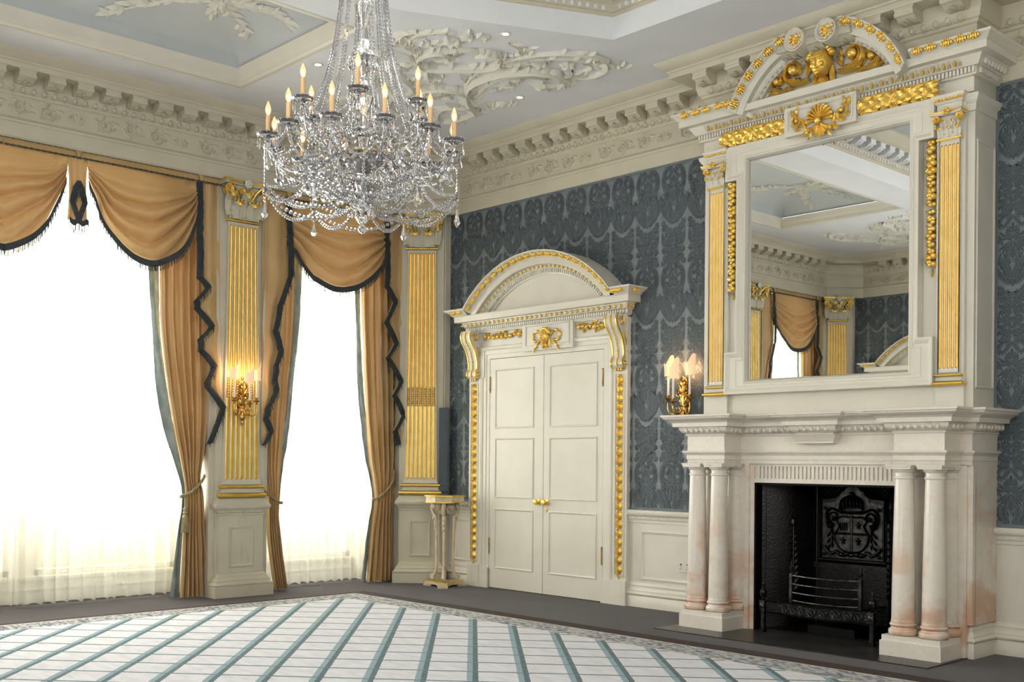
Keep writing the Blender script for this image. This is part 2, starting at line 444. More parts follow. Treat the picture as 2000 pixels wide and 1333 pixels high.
    L(nt, n9.outputs[0], bp.inputs['Height']); L(nt, bp.outputs[0], p.inputs['Normal'])
    return m
RUG = rugmat()
WPL = noisy('damask_ground', sr(134, 142, 147), sr(142, 150, 154), 40, .45, bump=.1, bscale=200)
WPD = noisy('damask_figure', sr(74, 84, 90), sr(88, 98, 103), 60, .6, bump=.15, bscale=200)
WPE = noisy('damask_edge', sr(122, 131, 137), sr(128, 137, 143), 20, .6)
# ================================================================ room shell
def clean_glass():
    m, nt, p = mat('clear_pane'); nt.nodes.remove(p)
    t = N(nt, 'ShaderNodeBsdfTransparent'); g = N(nt, 'ShaderNodeBsdfGlossy'); g.inputs['Roughness'].default_value = .02
    x = N(nt, 'ShaderNodeMixShader'); x.inputs[0].default_value = .06
    L(nt, t.outputs[0], x.inputs[1]); L(nt, g.outputs[0], x.inputs[2]); L(nt, x.outputs[0], nt.nodes['Material Output'].inputs[0]); return m
PANE = clean_glass()

b = M(); b.box(-1.0, 11.76, LY - .2, .62, -.12, 0); struct('floor', b, CARPET)
# area rug (thin, lies on the fitted carpet)
b = M(); b.box(.52, 11.04, LY + 1.42, -1.42, 0.0005, .009)
b.cm = 1; b.box(.64, 10.92, LY + 1.63, -1.63, 0.0006, .012)
RUGB = noisy('rug_binding', sr(66, 56, 54), sr(84, 74, 72), 60, .95, bump=.3, bscale=200)
obj('area_rug', b, [RUGB, RUG], label='large pale rug with teal lattice lines and a blue-grey patterned border on the brown carpet', cat='rug')

# ---- damask motif (unit cell .34 x 1.0 m), local XY in the wall plane
def damask(b, ox, oz, ok):
    """ox,oz = centre of the flower; local plane X,Z with tiny relief; ok(x,z) = inside the papered field"""
    W, H = .34, 1.0; cnt = [0]
    def lf(x, z, a, ln, w, bend=0, n=5, mat_=1):
        x *= .94; ln *= .90; w *= .84
        for s_ in (1, -1):
            aa = radians(a if s_ > 0 else 180 - a)
            X = ox + s_ * x * W; Z = oz + z * H
            ex, ez = X + cos(aa) * ln * W, Z + sin(aa) * ln * W
            if not (ok(X, Z) and ok(ex, ez)): continue
            P = []; cx, cz, c = X, Z, aa
            bb = radians(bend) * s_
            for i in range(n + 1):
                t = i / n; ww = w * W * (sin(pi * min(1, t * .9 + .07)) ** .8) / 2
                nx, nz = -sin(c), cos(c)
                P.append((cx + nx * ww, cz + nz * ww, cx - nx * ww, cz - nz * ww))
                cx += cos(c) * ln * W / n; cz += sin(c) * ln * W / n; c += bb / n
            cnt[0] += 1; zz = .0008 + .00006 * (cnt[0] % 150)
            for m_, g_, dz in ((2, .0028, 0), (1, 0, .00003)):
                b.cm = m_; ids = []
                for p in P:
                    mx_, mz_ = (p[0] + p[2]) / 2, (p[1] + p[3]) / 2; dx_, dz_ = p[0] - mx_, p[1] - mz_
                    l_ = sqrt(dx_ * dx_ + dz_ * dz_) or 1; k_ = 1 + g_ / l_
                    ids.append((b.V(mx_ + dx_ * k_, mz_ + dz_ * k_, zz + dz), b.V(mx_ - dx_ * k_, mz_ - dz_ * k_, zz + dz)))
                for i in range(n): b.F(ids[i][1], ids[i + 1][1], ids[i + 1][0], ids[i][0])
    def plume(pts, w, step=2, ln=.13):
        c = crv(pts, 5)
        for i in range(len(c) - 1):
            x, z = c[i]; x2, z2 = c[i + 1]
            a = math.degrees(atan2((z2 - z) * H, (x2 - x) * W))
            if i % step == 0:
                lf(x, z, a + 48, ln * w * .8, .050, -25, 3); lf(x, z, a - 48, ln * w * .8, .050, 25, 3)
        for i in range(0, len(c) - 3, 3):
            x, z = c[i]; x2, z2 = c[min(i + 3, len(c) - 1)]
            a = math.degrees(atan2((z2 - z) * H, (x2 - x) * W))
            lf(x, z, a, sqrt(((x2 - x) * W) ** 2 + ((z2 - z) * H) ** 2) / W * 1.25, .075 * w, 0, 4)
    # curling feathers round the flower
    plume([(.05, .12), (.17, .15), (.32, .12), (.39, .05), (.36, -.02), (.26, -.05)], 1.15, 1, .17)
    plume([(.04, .13), (.10, .10), (.20, .06), (.30, .07)], .8, 2)
    # flower head
    for a in range(-80, 100, 20): lf(0.0, .01, a, .20, .075, 0, 4)
    for a in (-60, -30, 0, 30, 60, 80): lf(.02, .0, a, .10, .05, 0, 3)
    lf(0.005, .045, 90, .14, .08)
    lf(.03, .10, 70, .12, .05); lf(.0, .11, 90, .12, .07)
    # palmette below
    for k, a in enumerate((2, 18, 34, -14, -30, -46, -60, -74)): lf(.02, -.06, a, .44 - .02 * abs(k - 3), .085, 10 if a > 0 else -10, 6)
    for a in (-80, -88): lf(.03, -.10, a, .30, .06)
    lf(.0, -.1, -90, .42, .06)
    for a in (5, -20, -40, 30): lf(.24, -.075, a, .2, .05, 15, 4)
    # ogee acanthus rising from the foot
    plume([(.03, -.40), (.12, -.345), (.24, -.27), (.36, -.21), (.42, -.135)], 1.5, 1, .2)
    plume([(.02, -.36), (.09, -.29), (.16, -.23), (.17, -.17)], 1.0, 1, .15)
    plume([(.06, -.40), (.2, -.36), (.36, -.30), (.44, -.25)], .95, 1, .14)
    for a in (60, 75, 40): lf(.05, -.24, a, .16, .06)
    lf(0, -.42, 90, .42, .11, 0, 6)
    # lace bouquets
    for x, z, r in ((.16, -.49, .12), (.31, -.45, .10), (.40, -.40, .07), (.10, -.57, .09), (.28, -.60, .12), (.14, -.68, .11), (.36, -.68, .08), (.30, -.76, .12), (.12, -.79, .10), (.40, -.54, .06), (.4, -.8, .07), (.05, -.5, .06)):
        for a in range(0, 360, 36): lf(x + cos(radians(a)) * .012, z + sin(radians(a)) * .004, a, r * 1.25, .07, 20, 3)
    plume([(.02, -.62), (.1, -.63), (.18, -.62)], .8, 2); plume([(.0, -.75), (.12, -.72), (.2, -.74), (.22, -.82)], .9, 2)
    plume([(.03, -.55), (.12, -.52), (.24, -.54), (.3, -.5)], .7, 2)
    for zz in (-.50, -.60, -.70, -.80):
        for a in (20, 60, 120, -30, -70): lf(.03, zz, a, .16, .06, 15, 4)
    for zz in (-.46, -.52, -.58): lf(.44, zz, 100, .1, .05, 0, 3); lf(.42, zz - .02, 60, .09, .04, 0, 3)

def paper(b, x0, x1, z0, z1, cells):
    b.cm = 0; b.F(b.V(x0, z0, .0005), b.V(x1, z0, .0005), b.V(x1, z1, .0005), b.V(x0, z1, .0005))
    ok = lambda x, z: x0 + .02 < x < x1 - .02 and z0 + .02 < z < z1 - .02
    for cx, cz in cells:
        if cx + .2 < x0 or cx - .2 > x1: continue
        damask(b, cx, cz, ok)
    b.cm = 2
    for r in ((x0, x1, z1 - .035, z1), (x0, x1, z0, z0 + .03), (x0, x0 + .025, z0, z1), (x1 - .025, x1, z0, z1)):
        b.F(b.V(r[0], r[2], .0105), b.V(r[1], r[2], .0105), b.V(r[1], r[3], .0105), b.V(r[0], r[3], .0105))

Z0P, Z1P = 1.005, 4.547
def door_wall(name, xs):
    b = M()
    b.cm = 3
    for x0, x1, z0, z1 in ((-.3, 5.0, 0, 5.3), (5.0, 6.6, 1.36, 5.3), (6.6, 11.56, 0, 5.3)): b.box(x0, x1, 0, .2, z0, z1)
    b.push(face(0, 0, 0))
    for x0, x1 in xs:
        cells = [(3.81 - .34 * i, 4.335 - k) for i in range(-22, 12) for k in range(0, 5) if x0 - .3 < 3.81 - .34 * i < x1 + .3]
        paper(b, x0, x1, Z0P, Z1P, [(x, z) for x, z in cells if z > .8])
    b.pop()
    return struct(name, b, [WPL, WPD, WPE, CREAM])
door_wall('wall_back', ((.30, 4.49), (7.07, 8.6)))
MIR[0] = True; door_wall('wall_front', ((.30, 4.0),)); MIR[0] = False
b = M(); b.box(11.56, 11.76, LY - .2, .2, 0, 5.3); struct('wall_right', b, CREAM_SHADED)

# ---- chimney breast (structure)
b = M()
BX0, BX1, BY = 4.49, 7.07, -.375
b.box(BX0, 5.06, BY, 0, 0, 1.4); b.box(6.50, BX1, BY, 0, 0, 1.4); b.box(BX0, BX1, BY, 0, 1.4, 5.2)
b.push(TX(BX1, 0, 0, pi / 2)); b.push(face(0, 0, 0))   # long sunk panel on the return
b.sweep([(-.33, 2.12), (-.045, 2.12), (-.045, 4.02), (-.33, 4.02)], [(0, 0), (0, .008), (.012, .012), (.022, .002)], True, -1)
b.pop(); b.pop()
struct('wall_chimney_breast', b, CREAM)

# ---- window wall: piers, header, sills
OPEN = [(-2.33, -.66), (-7.40, -3.05), (LY + .66, LY + 2.33)]    # openings along y
b = M()
b.box(-1.0, -.10, -3.05, -2.33, 0, 5.3); b.box(-1.0, -.10, LY + 2.33, -7.40, 0, 5.3)
b.box(-1.0, .0, LY - .2, .2, 4.6, 5.3)
for mir in (0, 1):
    f_ = (lambda y: LY - y) if mir else (lambda y: y)
    pts = [(-.075, -.475), (.315, -.085), (.315, .02), (-1.0, .02), (-1.0, -.475)]
    pts = [(x, f_(y)) for x, y in pts]
    if mir: pts = pts[::-1]
    b.prism(pts[::-1], 0, 4.6)
    y0, y1 = sorted((f_(-.66), f_(-.5))); b.box(-1.0, -.22, y0, y1, 0, 4.6)
for y0, y1 in OPEN:
    b.box(-1.0, -.86, y0, y1, 0, .26)           # low wall under the sash
    b.box(-.90, -.80, y0, y1, .24, .275)        # sill board
b.box(-1.0, -.84, -4.86, -4.62, 0, 4.6); b.box(-1.0, -.84, LY + 4.62, LY + 4.86, 0, 4.6)
struct('wall_left', b, CREAM_SHADED)

def window(n, y0, y1):
    b = M(); w = .055
    b.box(-.95, -.88, y0, y0 + w, .275, 4.6); b.box(-.95, -.88, y1 - w, y1, .275, 4.6)
    b.box(-.95, -.88, y0, y1, .275, .34); b.box(-.95, -.88, y0, y1, 4.5, 4.6); b.box(-.96, -.87, y0, y1, 2.35, 2.42)
    nb = max(1, round((y1 - y0) / .55))
    for i in range(1, nb):
        y = y0 + (y1 - y0) * i / nb; b.box(-.93, -.90, y - .013, y + .013, .34, 4.5)
    for z in (1.0, 1.68, 3.1, 3.8): b.box(-.93, -.90, y0, y1, z - .012, z + .012)
    o = struct('window_%d' % n, b, CREAM_SHADED)
    g = M(); g.box(-.918, -.912, y0 + w, y1 - w, .34, 4.5); obj('pane', g, PANE, o)
window(1, -4.62, -3.05); window(2, -2.33, -.66); window(3, LY + 4.86, -4.86); window(4, -7.40, LY + 4.62); window(5, LY + .66, LY + 2.33)

# ---- ceiling with openings
from mathutils.geometry import tessellate_polygon
OCT = [(4.28, -1.46), (3.47, -3.23), (3.47, LY + 3.23), (4.28, LY + 1.46), (7.28, LY + 1.46), (8.09, LY + 3.23), (8.09, -3.23), (7.28, -1.46)]
COF = [(.84, -3.23), (.84, LY + 3.23), (2.865, LY + 3.23), (2.865, -3.23)]
out = [(-1.0, LY - .2), (11.76, LY - .2), (11.76, .2), (-1.0, .2)]
loops = [[Vector((x, y, 0)) for x, y in l] for l in (out, OCT, COF)]
flat = [p for l in loops for p in l]
b = M(); ids = [b.V(p.x, p.y, CEIL) for p in flat]
for t in tessellate_polygon(loops):
    a, c, d = [flat[i] for i in t]
    if (c - a).cross(d - a).z > 0: t = t[::-1]
    b.F(*[ids[i] for i in t])
b.box(-1, 11.76, LY - .2, .2, 6.5, 6.6)
struct('ceiling', b, WHITE)

# coffer vault
CX0, CX1, CY0, CY1 = .84, 2.865, LY + 3.23, -3.23
def vault(x, y):
    d = min(x - CX0, CX1 - x, y - CY0, CY1 - y) - .05
    d = max(0, d); t = min(1, d / .92)
    return 5.42 + .26 * sqrt(1 - (1 - t) ** 2)
b = M()
xs = [CX0 + .05 + (CX1 - CX0 - .1) * i / 40 for i in range(41)]
ys = [CY0 + .05 + (CY1 - CY0 - .1) * i / 80 for i in range(81)]
id_ = [[b.V(x, y, vault(x, y)) for x in xs] for y in ys]
for j in range(80):
    for i in range(40):
        b.F(id_[j][i + 1], id_[j][i], id_[j + 1][i], id_[j + 1][i + 1])
struct('ceiling_coffer_vault', b, BLUEC, 60)
b = M()
b.sweep(COF, [(0, CEIL + .0), (.0, CEIL - .006), (-.03, CEIL - .01), (-.045, CEIL - .004), (-.05, CEIL)], True, 1)
b.sweep(COF, [(0, CEIL - .004), (.02, CEIL + .01), (.022, CEIL + .03), (.04, CEIL + .05), (.05, CEIL + .09), (.075, CEIL + .125), (.08, CEIL + .14), (.05, CEIL + .145)], True, 1)
struct('trim_4', b, CREAM, 40)

# ---- entablature detail ornaments along a straight run; local X along, local Y left, so ornaments face -Y
def egg_run(b, x0, x1, y, z, sp, rx, rz, ry=None, gold=None, m_egg=0, m_dart=0, low=False):
    n = max(1, int((x1 - x0) / sp)); o = (x1 - x0 - n * sp) / 2 + sp / 2
    for i in range(n):
        x = x0 + o + i * sp
        b.cm = m_egg; b.ell((x, y, z), (rx, ry or rx, rz), 6 if low else 8, 4 if low else 5)
        if not low:
            b.cm = m_dart
            pts = [(x - rx * 1.45, z + rz * 1.0), (x - rx * 1.4, z - rz * .2), (x - rx * .8, z - rz * 1.05), (x, z - rz * 1.35), (x + rx * .8, z - rz * 1.05), (x + rx * 1.4, z - rz * .2), (x + rx * 1.45, z + rz)]
            b.tube([(px, y - .002, pz) for px, pz in pts], rx * .18, 3, cap=False)
            b.gem((x + sp / 2, y, z - rz * .1), sp * .07, rz * 1.1)
def dentils(b, x0, x1, y0, y1, z0, z1, sp, w):
    n = int((x1 - x0) / sp); o = (x1 - x0 - n * sp) / 2 + sp / 2
    for i in range(n):
        x = x0 + o + i * sp; b.box(x - w / 2, x + w / 2, y0, y1, z0, z1)
def modillion(b, x, w, d, z0, z1, y0):
    h = z1 - z0
    b.box(x - w / 2 - .008, x + w / 2 + .008, y0 - d - .004, y0, z1 - .012, z1)
    prof = [(y0, z0), (y0 - d * .45, z0 - h * .03), (y0 - d * .68, z0 + h * .12), (y0 - d * .84, z0 + h * .34), (y0 - d, z0 + h * .42), (y0 - d, z1 - .012), (y0, z1 - .012)]
    A = [b.V(x - w / 2, p, q) for p, q in prof]; B = [b.V(x + w / 2, p, q) for p, q in prof]
    n = len(prof); b.F(*A[::-1]); b.F(*B)
    for i in range(n): b.F(A[i], A[(i + 1) % n], B[(i + 1) % n], B[i])
    b.tube([(x - w / 2 - .005, y0 - d * .90, z0 + h * .52), (x + w / 2 + .005, y0 - d * .90, z0 + h * .52)], h * .20, 8)
    b.tube([(x - w / 2 - .004, y0 - d * .2, z0 + h * .30), (x + w / 2 + .004, y0 - d * .2, z0 + h * .30)], h * .28, 8)
    for s_ in (-1, 1):     # acanthus lobes below
        b.ell((x + s_ * w * .28, y0 - d * .35, z0 + h * .0), (w * .2, d * .3, h * .10), 6, 4)
    b.ell((x, y0 - d * .5, z0 + h * .05), (w * .16, d * .40, h * .14), 6, 4)

def frieze_scrolls(b, x0, x1, z0, z1, pitch=1.1, ph=0.0, y=0):
    """shallow scrolling foliage, drawn in the wall plane"""
    h = z1 - z0; zc = (z0 + z1) / 2
    b.push(Matrix.Translation((0, y, 0)) @ Matrix.Rotation(pi / 2, 4, 'X'))
    k = int((x1 - x0) / (pitch / 4)) + 1
    x = x0 + pitch / 8 + ph
    i = 0
    while x < x1 - pitch / 10:
        s_ = 1 if i % 2 else -1
        if i % 4 == 3:      # anthemion vase
            for a in (-50, -25, 0, 25, 50): b.leaf((x, z0 + h * .15), radians(90 + a), h * .62, .04, .014, 0, 4)
            b.spiral((x - .05, zc - h * .05), h * .22, 1.1, .016, .012, -.5, -1, n=12); b.spiral((x + .05, zc - h * .05), h * .22, 1.1, .016, .012, pi + .5, 1, n=12)
        else:
            b.spiral((x, zc + .006 * s_), h * .40, 1.5, .022, .016, pi if s_ > 0 else 0, s_, n=20)
            for a in (30, 100, 170, 250, 320): b.leaf((x + cos(radians(a)) * h * .28, zc + sin(radians(a)) * h * .28), radians(a + 40 * s_), h * .26, .032, .014, .6 * s_, 4)
            b.leaf((x + h * .42, zc - s_ * h * .25), radians(20 * s_), .09, .035, .012, -.5 * s_, 4)
            b.leaf((x + h * .42, zc + s_ * h * .3), radians(-50 * s_), .07, .03, .012, .5 * s_, 4)
        x += pitch / 4; i += 1
    b.pop()

PER = [(0.0, LY + .48), (0.0, -.48), (.48, 0), (BX0, 0), (BX0, BY), (BX1, BY), (BX1, 0), (11.56, 0), (11.56, LY), (.48, LY)]
CORN = [(0, 4.53), (.020, 4.547), (.020, 4.675), (.032, 4.68), (.036, 4.70), (.024, 4.715), (.012, 4.73), (.012, 4.925), (.03, 4.935), (.035, 4.955), (.05, 4.965),
        (.065, 5.02), (.07, 5.03), (.07, 5.125), (.245, 5.128), (.25, 5.14), (.25, 5.175), (.262, 5.18), (.268, 5.195), (.29, 5.205), (.325, 5.235), (.345, 5.25), (.355, CEIL)]
b = M(); b.sweep(PER, CORN, True, -1)
struct('trim_1', b, CREAM_SHADED, 35)
segs = []
for i in range(len(PER)):
    segs.append((PER[i], PER[(i + 1) % len(PER)]))
b = M()
def run_orn(b, p, q, mods=True, frieze=True, low=False, ph=0, e0=0, e1=0):
    dx, dy = q[0] - p[0], q[1] - p[1]; l = sqrt(dx * dx + dy * dy)
    b.push(TX(p[0], p[1], 0, atan2(dy, dx)))
    egg_run(b, .06 + e0, l - .06 - e1, -.052, 4.992, .099, .028, .03, .022, low=low)
    if mods:
        n = int(l / .2735 + .001); o = (l - n * .2735) / 2 + .13 + ph
        for k in range(n + 1):
            x = o + k * .2735
            if .25 + e0 * 0 < x < l - .25: modillion(b, x, .150, .170, 5.026, 5.126, -.07)
    if frieze: frieze_scrolls(b, .05, l - .05, 4.735, 4.925, y=-.013)
    b.pop()
S = PER
run_orn(b, (0, LY + .48), (0, -.48))
run_orn(b, S[1], S[2], mods=False, frieze=False)
b.push(TX(0, -.48, 0, pi / 4)); modillion(b, .34, .150, .170, 5.026, 5.126, -.07); b.pop()
run_orn(b, S[2], S[3])
run_orn(b, S[4], S[5], frieze=False, e0=-.04, e1=-.04)
b.push(TX(BX0, BY, 0, 0))
for x in (.1, 2.48): modillion(b, x, .150, .170, 5.026, 5.126, -.07)
b.pop()
run_orn(b, S[6], (9.2, 0))
run_orn(b, (5.0, LY), (.48, LY), low=True)
struct('trim_2', b, CREAM_SHADED, 50)

# oculus: plain fascia, then modillion cornice climbing inward
b = M(); b.cm = 0
b.sweep(OCT, [(0, CEIL), (0, 5.47)], True, 1)
b.cm = 1
b.sweep(OCT, [(0, 5.47), (.012, 5.475), (.012, 5.50), (.03, 5.505), (.045, 5.55), (.05, 5.555), (.05, 5.66), (.22, 5.665), (.22, 5.71), (.24, 5.72), (.30, 5.79), (.32, 5.8), (.32, 5.83)], True, 1)
for i in range(8):
    p = OCT[i]; q = OCT[(i + 1) % 8]
    # travel reversed so that the ornaments face inward
    dx, dy = p[0] - q[0], p[1] - q[1]; l = sqrt(dx * dx + dy * dy)
    b.push(TX(q[0], q[1], 0, atan2(dy, dx)))
    if i in (0, 1, 7, 2, 3):
        egg_run(b, .05, l - .05, -.04, 5.53, .075, .02, .024, .016, low=True)
        n = int((l - .25) / .245)
        for k in range(n): modillion(b, (l - n * .245) / 2 + .12 + k * .245, .12, .165, 5.565, 5.662, -.05)
    b.pop()
struct('trim_3', b, [WHITE, CREAM_SHADED], 35)
b = M(); b.poly([(x, y) for x, y in OCT], 5.83, flip=False)
cx, cy = 5.78, LY / 2
struct('ceiling_oculus_soffit', b, BLUEC)

# ---- skirting, chair rail, dado panels
SK = [(0, 0), (.038, 0), (.038, .112), (.034, .118), (.048, .128), (.052, .14), (.044, .152), (.036, .158), (.036, .172), (.024, .185), (.018, .215), (.022, .225), (.012, .24), (.01, .252), (0, .258)]
RAIL = [(0, .872), (.01, .875), (.01, .905), (.024, .91), (.028, .94), (.046, .955), (.052, .965), (.052, .985), (.044, .995), (.044, 1.005), (0, 1.008)]
PAN = [(0, 0), (0, .013), (.008, .015), (.016, .009), (.028, .004), (.03, 0)]
def runs(b, prof, paths):
    for p in paths: b.sweep(p, prof, False, -1)
def panels(b, L_):
    b.push(face(0, 0, 0))
    for x0, x1, z0, z1 in L_: b.sweep([(x0, z0), (x0, z1), (x1, z1), (x1, z0)], PAN, True, -1)
    b.pop()
def door_side():
    b = M(); runs(b, SK, [[(.30, 0), (.80, 0)], [(3.26, 0), (BX0, 0)], [(7.0, BY), (BX1, BY), (BX1, 0), (11.56, 0)]]); struct('baseboard_back' if not MIR[0] else 'baseboard_front', b, CREAM, 35)
    b = M(); runs(b, RAIL, [[(.30, 0), (.74, 0)], [(3.26, 0), (BX0, 0)], [(BX1, 0), (11.56, 0)]])
    for x0, x1 in ((.30, .74), (3.26, BX0), (BX1, 9.5)):
        k = int((x1 - x0) / .03)
        for i in range(k): b.ell((x0 + .015 + i * .03, -.026, .925), (.008, .006, .011), 5, 3)
    panels(b, [(.42, .70, .29, .79), (3.425, 4.36, .29, .79), (7.45, 9.1, .29, .79)])
    struct('trim_5' if not MIR[0] else 'trim_6', b, CREAM, 35)
door_side()
MIR[0] = True; door_side(); MIR[0] = False
b = M()
for y0, y1 in OPEN:
    b.sweep([(-.86, y0), (-.86, y1)], SK, False, -1)
struct('baseboard_left', b, CREAM_SHADED, 35)
# ================================================================ pilasters
def upath(w, d): return [(-w / 2, d), (-w / 2, 0), (w / 2, 0), (w / 2, d)]
def flute_front(b, w0, w1, z0, z1, n, span, y, zr, depth=.016):
    """front plate with n round-ended flutes; below zr they are filled with convex reeds"""
    K = 5; r = span * w1 / n * .36
    zs = [z0, z0 + .02]
    def zrow(za, zb):
        rr = r * 1.0
        out = [za + rr * (1 - cos(pi / 2 * k / 4)) for k in range(5)]
        out += [zb - rr * (1 - cos(pi / 2 * k / 4)) for k in range(4, -1, -1)]
        return out
    fa, fb = z0 + .03, z1 - .035
    rows = [z0] + zrow(fa, fb) + [z1]
    rows = rows[:6] + [z for z in (zr - .001, zr, (zr + fb) / 2) if rows[5] < z] + rows[6:]
    rows = sorted(rows); R_ = []
    for z in rows:
        t = (z - z0) / (z1 - z0); w = w0 + (w1 - w0) * t
        wf = 0
        if fa < z < fb:
            e = min(z - fa, fb - z); wf = 1 if e >= r else sqrt(max(0, 1 - ((r - e) / r) ** 2))
        pitch = span * w / n; row = [(-w / 2, y, 0)]
        hw = pitch * .36 * max(wf, .02)
        for i in range(n):
            c = -span * w / 2 + pitch * (i + .5)
            for k in range(K + 1):
                a = pi * k / K
                d_ = sin(a) * (depth * wf if z >= zr else -depth * .35 * wf)
                row.append((c - hw * cos(a), y + d_, 1))
        row.append((w / 2, y, 0)); R_.append([b.V(p[0], p[1], z) for p in row])
    cols = len(R_[0])
    for j in range(len(rows) - 1):
        for i in range(cols - 1):
            ing = (1 <= i < cols - 2) and ((i - 1) % (K + 1)) < K
            zin = rows[j] >= fa - 1e-4 and rows[j + 1] <= fb + 1e-4
            b.cm = 1 if (ing and zin) else 0
            b.F(R_[j][i], R_[j][i + 1], R_[j + 1][i + 1], R_[j + 1][i])
    return r

def acanthus(b, x, z, w, h, out, curl, y0, side=0):
    """upright leaf curling outward (towards -Y)"""
    nu, nv = 8, 9
    def P(u, v):
        t = v; s_ = (u - .5) * 2
        ww = w * (.62 + .38 * sin(pi * min(1, t * 1.05))) * (1 - .45 * max(0, t - .75) / .25) * (1 - .16 * abs(sin(t * 15)))
        ang = max(0, t - .62) / .38
        yy = y0 - out * t ** 1.5 - curl * sin(ang * pi * .75) - .012 * (1 - abs(s_)) * 1
        zz = z + h * min(t, .82) / .82 - (h * .16 * (1 - cos(ang * pi * .9)) * .9 if t > .82 else 0)
        return (x + s_ * ww / 2 + side * t * t, yy + .006 * abs(sin(s_ * 9)), zz)
    ids = [[b.V(*P(i / nu, j / nv)) for i in range(nu + 1)] for j in range(nv + 1)]
    for j in range(nv):
        for i in range(nu):
            b.cm = 1 if j >= nv - 2 else 0
            b.F(ids[j][i], ids[j][i + 1], ids[j + 1][i + 1], ids[j + 1][i])

def volute(b, x, y, z, r, s_, th):
    """spiral scroll drum facing -Y"""
    pts = [(x + s_ * (r * (1 - .8 * t) * cos(pi * .5 - 4.2 * pi * t)) , y, z + r * (1 - .8 * t) * sin(pi * .5 - 4.2 * pi * t)) for t in [i / 22 for i in range(23)]]
    b.tube(pts, lambda t: r * .2 * (1 - .4 * t), 5)
    b.push(Matrix.Translation((x, y + th / 2, z)) @ Matrix.Rotation(pi / 2, 4, 'X')); b.lathe([(r * .92, -th * .5), (r * .92, th * .45)], 14); b.pop()
    b.ell((x, y - .008, z), (r * .2, r * .22, r * .2), 6, 4)

